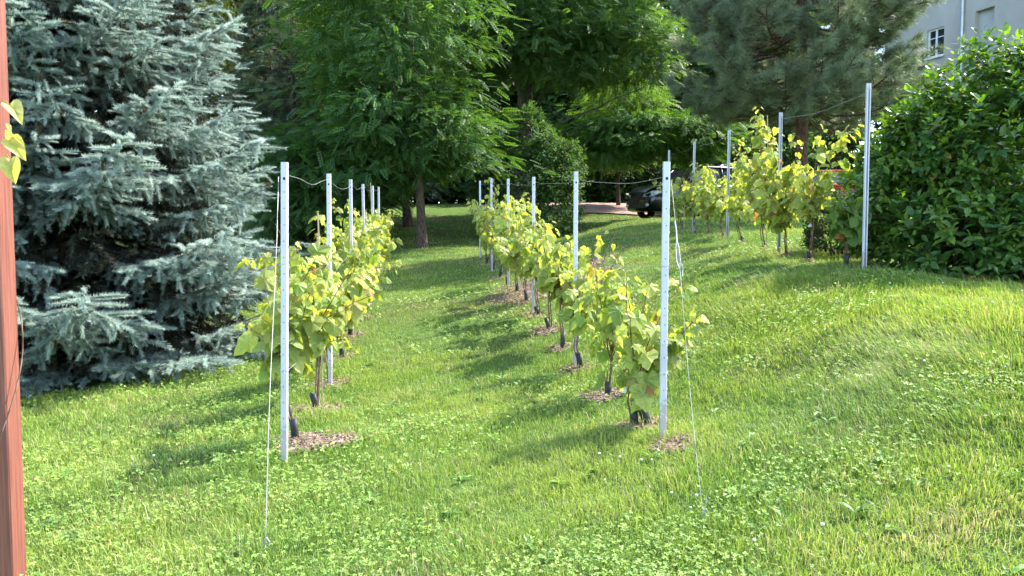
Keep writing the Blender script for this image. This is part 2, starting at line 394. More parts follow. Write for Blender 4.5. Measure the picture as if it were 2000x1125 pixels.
# white clover heads one can count
def ball(rx, rz, nu=7, nv=5):
    V = [(0, 0, -rz)]
    for i in range(1, nv):
        f = -math.pi/2+math.pi*i/nv
        for j in range(nu):
            a = 2*math.pi*j/nu; q = 1+.16*((i+j) % 2)
            V.append((rx*q*math.cos(f)*math.cos(a), rx*q*math.cos(f)*math.sin(a), rz*q*math.sin(f)))
    V.append((0, 0, rz)); q4, q3 = [], []
    for j in range(nu):
        q3.append((0, 1+(j+1) % nu, 1+j)); b = 1+(nv-2)*nu; q3.append((b+j, b+(j+1) % nu, len(V)-1))
        for i in range(nv-2): q4.append((1+i*nu+j, 1+i*nu+(j+1) % nu, 1+(i+1)*nu+(j+1) % nu, 1+(i+1)*nu+j))
    return np.array(V), [np.array(q3), np.array(q4)]
g = Geo(); bv, bf = ball(.0085, .0065)
g.add(bv+np.array([0, 0, .075]), bf, (.60, .60, .50)); g.tube([(0, 0, 0), (.003, 0, .04), (0, 0, .072)], .0012, 4, (.12, .22, .04))
fl0 = g.build('clover_flower', leaf_mat('clover_petals', .2, .7, .2, (1, 1, .9)))
FL = [(-1.9,4.05),(.55,4.72),(.66,4.6),(.52,4.45),(.74,4.5),(.86,4.62),(.80,4.55),(.83,4.05),(.93,4.0),(.9,3.9),(1.05,3.35),(1.33,3.32),(2.0,3.55),
      (2.25,7.9),(2.45,7.6),(3.35,7.6),(3.9,7.1),(3.55,7.4),(3.3,5.6),(3.6,5.9),(3.95,5.9),(2.9,4.6),(3.0,4.3),(2.6,4.9),(-.2,4.2),(-2.4,5.2),(4.2,6.5),(3.75,6.3)]
for k, (a, b) in enumerate(FL):
    o = fl0 if k == 0 else fl0.copy()
    if k: COL.objects.link(o)
    o.location = (a, b, g1(a, b)+rng.uniform(-.01, .01)); o.scale = (1.0,)*3 if k % 3 else (.8,)*3; o.rotation_euler = (rng.uniform(-.3, .3), rng.uniform(-.3, .3), rng.uniform(0, 6))
    tag(o, 'small round white clover flower head standing in the lawn', 'flower', 'white clover flowers dotted in the lawn')
# ------------------------------------------------------------------ leaf templates
def fan(outline, center, zf):
    o = np.array(outline, float); v = np.vstack([o, [center]]); v = np.hstack([v, zf(v[:, 0], v[:, 1])[:, None]])
    n = len(o); k = np.arange(n); return v, [np.stack([k, (k+1) % n, np.full(n, n)], -1)]
half = [(.10,-.13),(.30,-.17),(.47,-.02),(.55,.16),(.46,.29),(.53,.52),(.33,.60),(.24,.80)]
GRAPE_V, GRAPE_F = fan([(0, 0)]+half+[(0, 1.0)]+[(-a, b) for a, b in half[::-1]], (0, .33),
                       lambda x, y: -.42*np.abs(x)**1.6-.22*np.clip(y-.2, 0, 1)**2+.05*np.sin(9*x+5*y))
GRAPES = []
for v_ in range(4):
    q = GRAPE_V.copy(); rr_ = np.random.default_rng(v_+5); q[:-1, :2] *= (1+rr_.normal(size=(len(q)-1, 1))*.06); q[1:-1, 2] += rr_.normal(size=len(q)-2)*.06
    q[:, 2] += [0, -.35, .25, -.15][v_]*q[:, 0]**2 + [0, -.25, -.12, -.45][v_]*np.clip(q[:, 1], 0, 2)**2 + [.1, -.15, .2, 0][v_]*q[:, 0]*q[:, 1]
    q[:, 0] *= [1, .9, 1.08, .96][v_]; GRAPES.append(q)
GRAPE_W = np.append(np.ones(len(GRAPE_V)-1), 0.0); GRAPE_W[0] = .2
heart = [(.14,-.13),(.34,-.12),(.48,.06),(.50,.30),(.42,.55),(.24,.82)]
HEART_V, HEART_F = fan([(0, 0)]+heart+[(0, 1.08)]+[(-a, b) for a, b in heart[::-1]], (0, .38), lambda x, y: .75*np.abs(x)**1.3-.42*np.clip(y-.1, 0, 2)**2+.05*np.sin(9*x+4*y))
HEART_W = np.append(np.ones(len(HEART_V)-1), 0.)
OVATE_V = np.array([(0,0,0),(0,.36,-.05),(0,.70,-.07),(0,1,-.20),(.26,.28,.03),(.22,.64,0),(-.26,.28,.03),(-.22,.64,0)])
OVATE_F = [np.array([(0,4,1),(2,5,3),(0,1,6),(2,3,7)]), np.array([(1,4,5,2),(1,2,7,6)])]
def compound(pairs, lw=.095, ll=.24):
    V, F = [], []
    pos = [(s, (k+.6)/(pairs+.4)) for k in range(pairs) for s in (-1, 1)]+[(0, .98)]
    for s, t in pos:
        y0 = t; z0 = -.16*t*t; d = np.array([s*.93, .37, -.22]) if s else np.array([0, .9, -.5]); d = d/np.linalg.norm(d)
        q = np.cross(d, [0, 0, 1.]); q = q/np.linalg.norm(q); p0 = np.array([0, y0, z0]); k = ll*(1-.25*abs(t-.5)); n = len(V)
        V += [p0, p0+d*k*.5+q*lw*.8, p0+d*k, p0+d*k*.5-q*lw*.8]; F.append((n, n+1, n+2, n+3))
    return np.array(V), [np.array(F)]
LOC13_V, LOC13_F = compound(6); LOC9_V, LOC9_F = compound(4, .085, .27)
QUAD_V = np.array([(0,0,0),(.33,.5,.08),(0,1,-.1),(-.33,.5,.08)]); QUAD_F = [np.array([(0,1,2,3)])]

SUNV = nrm(np.array([math.cos(R(26))*math.cos(R(49)), math.sin(R(26))*math.cos(R(49)), math.sin(R(49))]))

# ------------------------------------------------------------------ galvanised trellis posts
def post_meshes(h, seed, detail=True):
    r = np.random.default_rng(seed)
    a, b, t, l = .0208, .0165, .0026, .0098
    pr = [(-a+.004,-b),(a-.004,-b),(a,-b+.004),(a,b),(l,b),(l,b-t),(a-t,b-t),(a-t,-b+.006),(a-.006,-b+t),(-a+.006,-b+t),(-a+t,-b+.006),(-a+t,b-t),(-l,b-t),(-l,b),(-a,b),(-a,-b+.004)]
    n = len(pr); g = Geo(); zs = np.array([-.4, 0, h*.33, h*.66, h]); m = len(zs)
    v = np.array([(x+.0015*math.sin(z*2+seed), y, z) for z in zs for x, y in pr])
    i = (np.arange(m-1)[:, None]*n+np.arange(n)[None]).ravel(); j = (np.arange(m-1)[:, None]*n+((np.arange(n)+1) % n)[None]).ravel()
    g.add(v, [np.stack([i, j, j+n, i+n], -1)])
    top = (m-1)*n
    g.F[4].append(np.array([(0,1,8,9),(2,3,6,7),(3,4,5,6),(1,2,7,8),(9,10,15,0),(10,11,14,15),(11,12,13,14)])+top); g.M[4].append(np.zeros(7, np.int32))
    for z in np.arange(.32, h-.02, .10):                       # little wire hooks punched out along both edges
        for s in (-1, 1):
            g.add([(s*a,-.006,z),(s*a,.006,z),(s*(a+.005),0,z+.016),(s*a,0,z+.022)], [[(0,1,2),(1,3,2),(3,0,2)]])
    def disc(z, rad, x=0.0):
        th = np.linspace(0, 6.283, 8, endpoint=False)
        g.add([(x+rad*math.cos(q), -b-.0012, z+rad*1.25*math.sin(q)) for q in th]+[(x, -b-.0012, z)], [[(k, (k+1) % 8, 8) for k in range(8)]], mat=1)
    disc(h-.105, .0085, .001)
    for z in np.arange(h-.19, .25, -.105): disc(z, .0032, r.uniform(-.002, .002))
    return g
def ring(z, seed):
    r = np.random.default_rng(seed); g = Geo()
    p = [(-.024,-.0185,0),(0,-.020,.003+r.uniform(-.008,.008)),(.024,-.0185,.004),(.025,.0185,.006),(-.024,.0185,.002),(-.025,-.0175,.001)]
    g.tube([(x, y, z+q) for x, y, q in p], .0016, 4)
    g.tube([(.006,-.0235,z),(.013,-.03,z-.008),(.016,-.027,z-.02)], .0014, 4)
    return g
ORD = ['nearest', 'second', 'third', 'fourth', 'fifth', 'farthest']
def make_post(pos, h, label, group, seed, tilt=(0, 0), turn=0.0, ties=()):
    z = g1(*pos); e = empty('steel_post', (pos[0], pos[1], z), label, 'post', group)
    e.rotation_euler = (tilt[0], tilt[1], turn)
    post_meshes(h, seed).build('profile', [M_STEEL, M_HOLE], e)
    for q in ties: ring(q, seed+int(q*50)).build('wire_tie', M_WIRE, e)
    return e
TL = [.503, .667, .827, .964, 1.13, 1.30]; TR = [.497, .674, .845, 1.036, 1.26, 1.42]; TT = [1.65, 1.80, 1.94, 2.09, 2.23]
tiltL = [.021, .008, .004, -.006, .003, 0]; tiltR = [.003, .0, .004, 0, -.004, 0]
for k in range(6):
    for nm, f, ds, tops, tl in (('left', rowL, DL, TL, tiltL), ('right', rowR, DR, TR, tiltR)):
        p_ = f(ds[k]); h = tops[k]+CAMZ-g1(*p_)
        lab = f'{ORD[k]} pale galvanised steel post in the {nm} vine row' + ({0: ', beside a guy wire', 5: ', by the dark trees'}.get(k, ', half hidden in vine leaves'))
        ties = [(h-.66), (h-1.35), .62][:3] if k == 0 else ([h-.04] if k < 4 else [])
        make_post(p_, h, lab, 'steel posts of the trellis rows', 31*k+(7 if nm == 'left' else 3), (rng.uniform(-.008, .008), tl[k]), 0, ties)
for k in range(5):
    p_ = rowT(DTH[k]); h = TT[k]+CAMZ-g1(*p_)
    lab = ['grooved steel post against the big dark leafy shrub at right', 'grooved steel post beside the tall climbing vine shoot on the upper bank', 'grooved steel post rising from yellow vines on the upper bank before the pine',
           'thin steel post farther along the upper bank, in front of the parked black car', 'thin steel post showing just behind the top of the near right row end post'][k]
    make_post(p_, h, lab, 'steel posts of the trellis rows', 300+17*k, (rng.uniform(-.006, .006), rng.uniform(-.004, .006)), math.pi+.12, [h-.06] if k < 3 else [])

# wires
def top_of(f, ds, tops, k, dz): p_ = f(ds[k]); return np.array([p_[0], p_[1], tops[k]+CAMZ+dz])
def slack(a, b, sag, wig, n=14, seed=0):
    t = np.linspace(0, 1, n)[:, None]; q = a*(1-t)+b*t
    q[:, 2] -= sag*4*(t*(1-t))[:, 0]; q[:, 2] += wig*np.sin(t[:, 0]*9+seed)*(t*(1-t))[:, 0]*4; q[:, 0] += wig*.5*np.sin(t[:, 0]*6+seed*2)
    return q
g = Geo(); path = []
sg = [(.05, .015), (.08, .0), (.04, .02), (.05, 0), (.04, 0)]
for k in range(5):
    q = slack(top_of(rowL, DL, TL, k, -.07)+(.03, 0, 0), top_of(rowL, DL, TL, k+1, -.05)+(.03, 0, 0), *sg[k], seed=k)
    path += list(q if k == 0 else q[1:])
g.tube(path, .0013, 5); q0 = path[0]
g.tube([q0+(-.06,-.035,.004), q0+(-.03,-.04,.006), q0+(0,-.02,.004), q0+(.012,.01,0), q0+(.02,.03,-.012)], .0017, 5)
tag(g.build('trellis_wire', M_WIRE), 'slack top wire sagging from post to post along the left vine row', 'wire')
g = Geo(); path = []
for k in range(5):
    q = slack(top_of(rowR, DR, TR, k, -.10)+(-.03, 0, 0), top_of(rowR, DR, TR, k+1, -.05)+(-.03, 0, 0), .03 if k else .05, .006, seed=k+3); path += list(q if k == 0 else q[1:])
g.tube(path, .0012, 5)
tag(g.build('trellis_wire', M_WIRE), 'top wire running between the post tops of the right vine row', 'wire')
for f, ds, tops, nm in ((rowL, DL, TL, 'left'), (rowR, DR, TR, 'right')):
    for hh, wd in ((.62, 'lowest'), (1.12, 'middle')):
        g = Geo(); path = []
        for d in np.linspace(ds[0], ds[-1], 23):
            p_ = f(d); path.append((p_[0]+.03, p_[1], g1(*p_)+hh+.01*math.sin(d*3)))
        g.tube(path, .0013, 4)
        tag(g.build('trellis_wire', M_WIRE), f'{wd} thin training wire running through the leaves of the {nm} vine row', 'wire')
g = Geo(); path = []
for k in range(4):
    q = slack(top_of(rowT, DTH, TT, k, -.09), top_of(rowT, DTH, TT, k+1, -.09), .05, .01, seed=k); path += list(q if k == 0 else q[1:])
g.tube(path, .0015, 4); tag(g.build('trellis_wire', M_WIRE), 'top wire linking the grooved posts on the upper bank', 'wire')

# guy wires from the row-end posts down to anchors in the grass
def guy(name, top, foot, label, loose):
    e = empty('guy_wire', (foot[0], foot[1], foot[2]), label, 'guy wire')
    A = np.array(top)-np.array(foot); t = np.linspace(0, 1, 16)[:, None]
    q = A*(1-t); q[:, 0] += .004*np.sin(t[:, 0]*7); g = Geo(); g.tube(q, .0009, 5)
    q2 = q.copy(); q2[:, 0] += .0022*np.sin(t[:, 0]*40)*(t[:, 0] < .5)+.001; q2[:, 1] += .002; g.tube(q2, .0006, 4)
    g.build('strand', M_WIRE, e)
    g = Geo()
    if loose:
        c = A*(1-.26); d = A/np.linalg.norm(A)
        for s in (-1, 1): g.tube([c+d*.11, c+d*.05+(s*.009, 0, 0), c-d*.05+(s*.011, 0, 0), c-d*.10], .0026, 5)
        g.tube([c+d*.24, c+d*.17+(.004,.003,0), c+d*.11], .0042, 5); g.tube([c-d*.05+(.011,0,0), c-d*.09+(.02,-.01,0), c-d*.15+(.012,-.01,0)], .0015, 4)
        g.build('strainer', M_WIRE, e); g = Geo()
    g.tube([(0,0,-.2),(0,0,.05),(.012,0,.075),(.026,0,.05),(.02,0,.035)], .004, 6); g.tube([(0.004,.0,.04),(.01,-.01,.1),(.012,-.004,.14)], .0014, 4)
    g.build('ground_anchor', M_WIRE, e)
pL, pR = rowL(5.1), rowR(5.0)
guy('l', (pL[0]-.01, pL[1]+.02, TL[0]+CAMZ-.09), (-1.225, 3.82, g1(-1.225, 3.82)), 'thin double guy wire slanting from the left row end post down into the grass', False)
guy('r', (pR[0]+.03, pR[1]-.02, TR[0]+CAMZ-.12), (.94, 3.8, g1(.94, 3.8)), 'guy wire with a twisted strainer slanting from the right row end post to the grass', True)

# ------------------------------------------------------------------ grapevines
VGRP = 'grapevines trained along the trellis rows'
def vine(pos, rowdir, label, lo, hi, cross, along, nleaf, size, seed, green, yellow, canes=9, sleeve=.24, stake=0.0, tagged=False, tall=None, fill=1.0, reach=()):
    r = np.random.default_rng(seed); z0 = g1(*pos); e = empty('grapevine', (pos[0], pos[1], z0), label, 'grapevine', VGRP)
    u = np.array([rowdir[0], rowdir[1], 0.]); c = np.array([rowdir[1], -rowdir[0], 0.]); up = np.array([0, 0, 1.])
    gw, gl = Geo(), Geo()
    hd = min(.62, max(.30, lo+.05)); lx, ly = r.uniform(-.05, .05, 2)
    trunk = np.array([(0,0,-.05),(lx*.3,ly*.3,hd*.3),(lx*1.1-.01,ly,hd*.65),(lx,ly,hd)]); gw.tube(trunk, [.013,.011,.010,.011], 6, cap=True)
    gw.tube(trunk*np.array([1, 1, .97])+np.array([.025*r.choice([-1, 1]), .012, 0]), [.009,.007,.007,.005], 5)
    head = trunk[-1]; P_, D_ = [], []
    tg = [(r.uniform(-1, 1)*along, r.normal()*cross*.55, lo+(hi-lo)*r.uniform(.25, 1)**.8) for _ in range(canes)]
    if tall is not None: tg += [(tall[0]+r.normal()*.05, tall[1]+r.normal()*.05, tall[2]-k*.12) for k in range(3)]
    tg += list(reach)
    for a, b, h in tg:
        end = u*a+c*b+up*h; m1 = head+(end-head)*.4+up*r.uniform(.05, .22)+c*r.normal()*.05
        t = np.linspace(0, 1, 9)[:, None]; q = head*(1-t)**2+2*m1*t*(1-t)+end*t*t
        q += np.cumsum(r.normal(size=(9, 3))*.008, 0)
        gw.tube(q, np.linspace(.0055, .0022, 9), 4)
        L = np.linalg.norm(np.diff(q, axis=0), axis=1).sum(); P_.append(q); D_.append(L)
    k = nleaf; pr = np.array(D_)/sum(D_); ci = r.choice(len(P_), k, p=pr); tt = r.uniform(.12, 1.02, k)*8
    i0 = np.clip(tt.astype(int), 0, 7); fr = (tt-i0)[:, None]
    Q = np.stack(P_); pt = Q[ci, i0]*(1-fr)+Q[ci, i0+1]*fr
    out = nrm(np.stack([r.normal(size=k), r.normal(size=k), r.normal(size=k)*.45+.1], -1))
    pet = r.uniform(.03, .11, (k, 1)); T = pt+out*pet
    w = r.uniform(.4, 1.2, (k, 1))
    nrmv = nrm(up*.5+SUNV*.35+np.array([0, -.35, 0])+out*.45*w+r.normal(size=(k, 3))*.40)
    d = nrm(out*np.array([1, 1, .3])*.8-up*.75+r.normal(size=(k, 3))*.35)
    s = size*.90*np.clip(r.lognormal(-.05, .34, k), .35, 1.5)*np.where(tt > 6.8, .62, 1)
    y = np.clip(r.beta(1.6, 1.7, k)+.25*(tt > 6.5)-.12, 0, 1)[:, None]
    c0 = np.array(green)*(1-y)+np.array(yellow)*y; c1 = np.array(green)*(1-np.clip(y+.28, 0, 1))+np.array(yellow)*np.clip(y+.28, 0, 1)
    br = r.uniform(.72, 1.2, (k, 1)); c0 = c0*br; c1 = c1*br
    red = (r.uniform(0, 1, k) < .014)[:, None]; c0 = np.where(red, (.36, .17, .06), c0); c1 = np.where(red, (.44, .20, .08), c1)
    brown = (r.uniform(0, 1, k) < .03)[:, None]; c1 = np.where(brown, (.34, .22, .07), c1)
    s = np.where(red[:, 0], s*.62, s)
    S3 = np.stack([s*r.uniform(.85, 1.1, k), s, s*r.uniform(.4, 1.6, k)], -1)
    FR = frames(d, nrmv); ti = r.integers(0, 4, k)
    for v_ in range(4):
        q_ = ti == v_; gl.inst(GRAPES[v_], GRAPE_F, FR[q_], T[q_], S3[q_], c0[q_], c1[q_], GRAPE_W)
    for a, b in zip(pt[::2], T[::2]): gl.tube([a, (a+b)/2+up*.008, b], .0017, 3, (.30, .24, .07), cap=False)
    sleeve *= .85; gw.build('trunk', M_WOODY, e); gl.build('foliage', M_VINE, e)
    if sleeve:
        g = Geo(); n = 9; th = np.linspace(0, 6.283, n, endpoint=False); tx, ty = r.uniform(-.035, .035, 2)
        rings = []
        for rad, zz in ((.026, -.03), (.027, sleeve*.5), (.029, sleeve), (.025, sleeve-.002), (.022, sleeve*.4)):
            rings.append(np.stack([rad*np.cos(th)*(1+.14*np.sin(3*th+seed))+tx*zz/sleeve, rad*np.sin(th)*(1+.14*np.cos(2*th))+ty*zz/sleeve, np.full(n, zz)+.012*np.sin(2*th+seed)*(zz > .1)], -1))
        i = (np.arange(4)[:, None]*n+np.arange(n)[None]).ravel(); j = (np.arange(4)[:, None]*n+((np.arange(n)+1) % n)[None]).ravel()
        g.add(np.vstack(rings), [np.stack([i, j, j+n, i+n], -1)]); g.build('trunk_guard', M_SLEEVE, e, True)
    if stake:
        g = Geo(); g.tube([(.04,.03,-.1),(.042,.028,stake*.5),(.035+r.normal()*.02,.03,stake)], .0065, 6); g.build('stake', M_CANE, e)
    if tagged:
        g = Geo(); a = r.uniform(-.1, .1); zz = hd*.9
        g.add([(a,-.05,zz),(a+.05,-.055,zz+.006),(a+.052,-.057,zz-.016),(a+.002,-.052,zz-.022),(a+.03,-.05,zz+.03)], [[(0,3,2,1)],[(0,1,4)]], (.8, .8, .78)); g.build('plant_tag', M_TAG, e)
    return e
M_TAG = leaf_mat('white_tag', .2, .5, .4, (1, 1, 1))
GRN, YEL = (.175, .290, .062), (.45, .475, .135)
dirL = nrm(np.array([-.1225, 1.])); dirR = nrm(np.array([-.125, 1.])); dirT = nrm(np.array([.012, 1.]))
labL = ['large leaved vine close behind the nearest left post, black guard in mulch',
 'yellow-green vine between the first two left posts, black guard standing clear in bare mulch', 'yellow-green vine hugging the second left post with a bare twisted stem',
 'first vine past the second post of the left row, leaves reaching the lawn', 'vine just before the third post of the left row', 'bright yellow vine just past the third post of the left row',
 'bright yellow bushy vine before the fourth post of the left row', 'yellow vine just past the fourth post of the left row', 'yellow vine before the fifth post of the left row, shoots hanging over the lawn',
 'small yellow vine at the fifth post of the left row', 'last small vine of the left row near the locust trunk']
PL = [(.46,1.42,.40,.55,150,.130),(.52,1.58,.42,.6,180,.130),(.5,1.55,.34,.5,140,.13),(.35,1.35,.40,.6,170,.14),(.45,1.5,.38,.6,170,.14),(.5,1.62,.42,.6,190,.135),(.5,1.68,.45,.6,190,.135),(.4,1.6,.45,.6,170,.13),(.4,1.5,.5,.6,160,.13),(.4,1.5,.45,.6,130,.13),(.4,1.45,.4,.6,110,.13)]
for k, d in enumerate(VL):
    lo, hi, cr_, al, nl, sz = PL[k]
    vine(rowL(d)+np.array([.0 if k else -.02, 0]), dirL, labL[k], lo, hi, cr_, al, int(nl*1.2), sz, 900+k, GRN, YEL, 10, [.20,.17,.2,.16,.2,.2,0,.2,.2,0,0][k], [0,1.72,0,0,1.5,0,0,1.5,2.0,0,0][k],
         reach=[(-.15,.45,1.3),(0,.62,1.12),(.1,.5,.75)] if k == 0 else ([(.1,-.35,1.62)] if k == 1 else ([(.3,-.75,1.65)] if k == 8 else ())))
labR = ['low pale leaved vine at the foot of the nearest right post', 'sparse spindly vine between the first two right posts, leaves only on its upper shoots',
 'loose vine just in front of the second right post, reddish shoot tips rising above it', 'vine just past the second right post with a tall black trunk guard', 'low leafy vine in a round mulch ring halfway to the third right post',
 'dense vine just before the third right post', 'dense yellow vine just past the third right post, brown stems in mulch', 'dense yellow vine halfway between the third and fourth right posts', 'dense vine just past the fourth right post',
 'bushy vine halfway between the fourth and fifth right posts', 'yellow vine at the fifth right post with a shoot climbing above the wires', 'last leafy vine of the right row beside the dark trees']
PR = [(.08,1.10,.34,.40,130,.112),(.25,1.22,.32,.5,95,.108),(.30,1.36,.38,.55,130,.115),(.45,1.30,.40,.5,120,.13),(.40,1.15,.42,.55,150,.125),(.4,1.3,.42,.5,160,.125),(.3,1.40,.5,.6,200,.125),(.3,1.45,.5,.6,200,.125),(.4,1.45,.45,.6,180,.12),(.35,1.5,.45,.6,180,.12),(.35,1.5,.45,.6,170,.12),(.3,1.45,.5,.6,150,.12)]
for k, d in enumerate(VR):
    lo, hi, cr_, al, nl, sz = PR[k]
    vine(rowR(d)+np.array([-.06 if k == 0 else .03, 0]), dirR, labR[k], lo, hi+(.08 if k > 4 else 0), cr_, al, int(nl*(1.2 if k > 4 else 1.1)), sz*.95, 950+k, (.19,.31,.066), (.455,.485,.135), 8 if k < 3 else 10, [.14,.16,.2,.22,.16,.15,.2,.2,.2,.2,.2,.2][k], 0, k in (0,),
         tall=(0, 0, 1.95) if k == 10 else None, reach=[(.1,.42,.98),(0,.38,.68),(-.1,-.2,.35),(.05,.12,.16),(-.15,.05,.22),(.15,-.12,.42),(-.1,.18,.5)] if k == 0 else ([(.2,.30,1.42),(.3,.38,1.35)] if k == 2 else ()))
g = Geo()                                                     # second guard at the foot of the nearest right vine
th = np.linspace(0, 6.283, 9, endpoint=False); q = []
for rad, zz in ((.033, -.03), (.034, .08), (.036, .15), (.03, .148), (.026, .05)): q.append(np.stack([rad*np.cos(th)-zz*.35, rad*np.sin(th), np.full(9, zz)+.01*np.sin(th*2)], -1))
i = (np.arange(4)[:, None]*9+np.arange(9)[None]).ravel(); j = (np.arange(4)[:, None]*9+((np.arange(9)+1) % 9)[None]).ravel()
g.add(np.vstack(q), [np.stack([i, j, j+9, i+9], -1)]); o = g.build('tree_guard', M_SLEEVE, None, True); q = rowR(5.42)+np.array([.03, -.02]); o.location = (q[0], q[1], g1(*q))
tag(o, 'loose leaning black plastic guard beside the nearest right post', 'tree guard')
labT = ['dark shaded vine with lobed leaves squeezed against the big shrub beside the grooved post', 'leafy yellow vine with a white tag low on its stem, next to the big shrub', 'tall bushy yellow vine on the upper bank in front of the red car',
 'tall climbing vine beside the second upper post, topmost shoot of all', 'wide yellow vine on the upper bank hanging over the grass with thin tied stems', 'round yellow vine beside the third upper post', 'yellow vine past the third upper post in front of the parked cars',
 'yellow vine just before the fourth upper post', 'small green vine past the fourth upper post, in front of the black car']
PT = [(.22,.85,.30,.30,90,.13),(.45,1.60,.42,.5,190,.125),(.30,1.70,.48,.55,230,.135),(.35,1.75,.40,.5,230,.135),(.35,1.35,.42,.6,200,.135),(.25,1.30,.42,.5,190,.13),(.2,1.25,.45,.5,190,.13),(.2,1.45,.42,.5,190,.125),(.2,1.3,.42,.6,150,.125)]
for k, d in enumerate(VT):
    lo, hi, cr_, al, nl, sz = PT[k]
    gg, yy = ((.07,.15,.03), (.16,.24,.05)) if k == 0 else ((.19,.30,.060), (.48,.50,.135))  # first vine: the shade beside the shrub is put into darker leaf colours
    vine(rowT(d)+np.array([-.05 if k == 0 else 0, 0]), dirT, labT[k], lo, hi+.05, cr_, al, int(nl*1.2), sz*.92, 1000+k, gg, yy, 10, [.2,.15,0,0,.12,0,0,0,0][k], [0,.75,0,2.0,0,0,0,0,1.2][k], k == 1, tall=(-.1, -.12, 2.10) if k == 3 else None)

# ------------------------------------------------------------------ red-brown square column at the left edge with a creeper on it
M_COL = noisy_mat('red_brown_paint', (.135, .044, .033), (.250, .092, .062), 13, .55, .3, 0, (6, 6, .22), .35, 8, .28, .72)
e = empty('square_column', (-2.312, 3.545, g1(-2.312, 3.545)), 'red-brown painted square timber column at the left edge of the view', 'column')
e.rotation_euler = (0, 0, R(-2))
g = Geo(); a, bvl, H = .05, .006, 3.4
pr = [(-a+bvl,-a),(a-bvl,-a),(a,-a+bvl),(a,a-bvl),(a-bvl,a),(-a+bvl,a),(-a,a-bvl),(-a,-a+bvl)]
v = np.array([(x, y, z) for z in (-.3, H) for x, y in pr]); k = np.arange(8); g.add(v, [np.stack([k, (k+1) % 8, (k+1) % 8+8, k+8], -1)]); g.build('shaft', M_COL, e)
ez = e.location.z
cr = empty('climbing_vine', (-2.22, 3.49, ez), 'thin climbing vine with pale yellow heart-shaped leaves on the red-brown column', 'climbing plant')
g = Geo(); ts = np.linspace(0, 1, 40)[:, None]
hel = np.hstack([.085*np.cos(2.2+ts*9)-.092, .085*np.sin(2.2+ts*9)+.055, ts*2.25]); g.tube(hel, .0032, 5); g.build('stem', M_WOODY, cr)
for k, (dx, zz, s, d_, n_) in enumerate([(.040, 2.085, .085, (.75, -.25, -.62), (.25, -.55, .80)), (.050, 1.985, .082, (.35, -.35, -.86), (-.75, -.62, .10)), (.048, 1.930, .088, (.72, -.15, -.66), (.35, -.80, .50)), (.050, 1.850, .092, (.18, -.12, -.97), (.35, -.93, .12)), (-.03, 2.105, .05, (-.7, -.4, .5), (.2, -.6, .7))]):
    g = Geo(); b0 = np.array([dx, -.03-.008*k, zz-ez])
    g.inst(HEART_V, HEART_F, frames(np.array([d_]), np.array([n_])), b0[None], np.array([[s*.9, s, s]]), np.array([.36, .40, .12]), np.array([.56, .53, .20]), HEART_W)
    g.tube([b0+(-.06, .05, .03), b0+(-.025, .02, .025), b0], .0018, 4, (.45, .42, .12), cap=False)
    g.build('leaf', M_VINE, cr)
# ------------------------------------------------------------------ trees and shrubs
def limb(g, a, b, r0, r1, r, n=6, sag=.0, seg=7):
    t = np.linspace(0, 1, seg)[:, None]; L = np.linalg.norm(b-a); m_ = (a+b)/2+np.array([0, 0, sag*L])+r.normal(size=3)*.05*L
    q = a*(1-t)**2+2*m_*t*(1-t)+b*t*t; q[1:-1] += r.normal(size=(seg-2, 3))*.012*L
    g.tube(q, np.linspace(r0, r1, seg), n, cap=False); return q

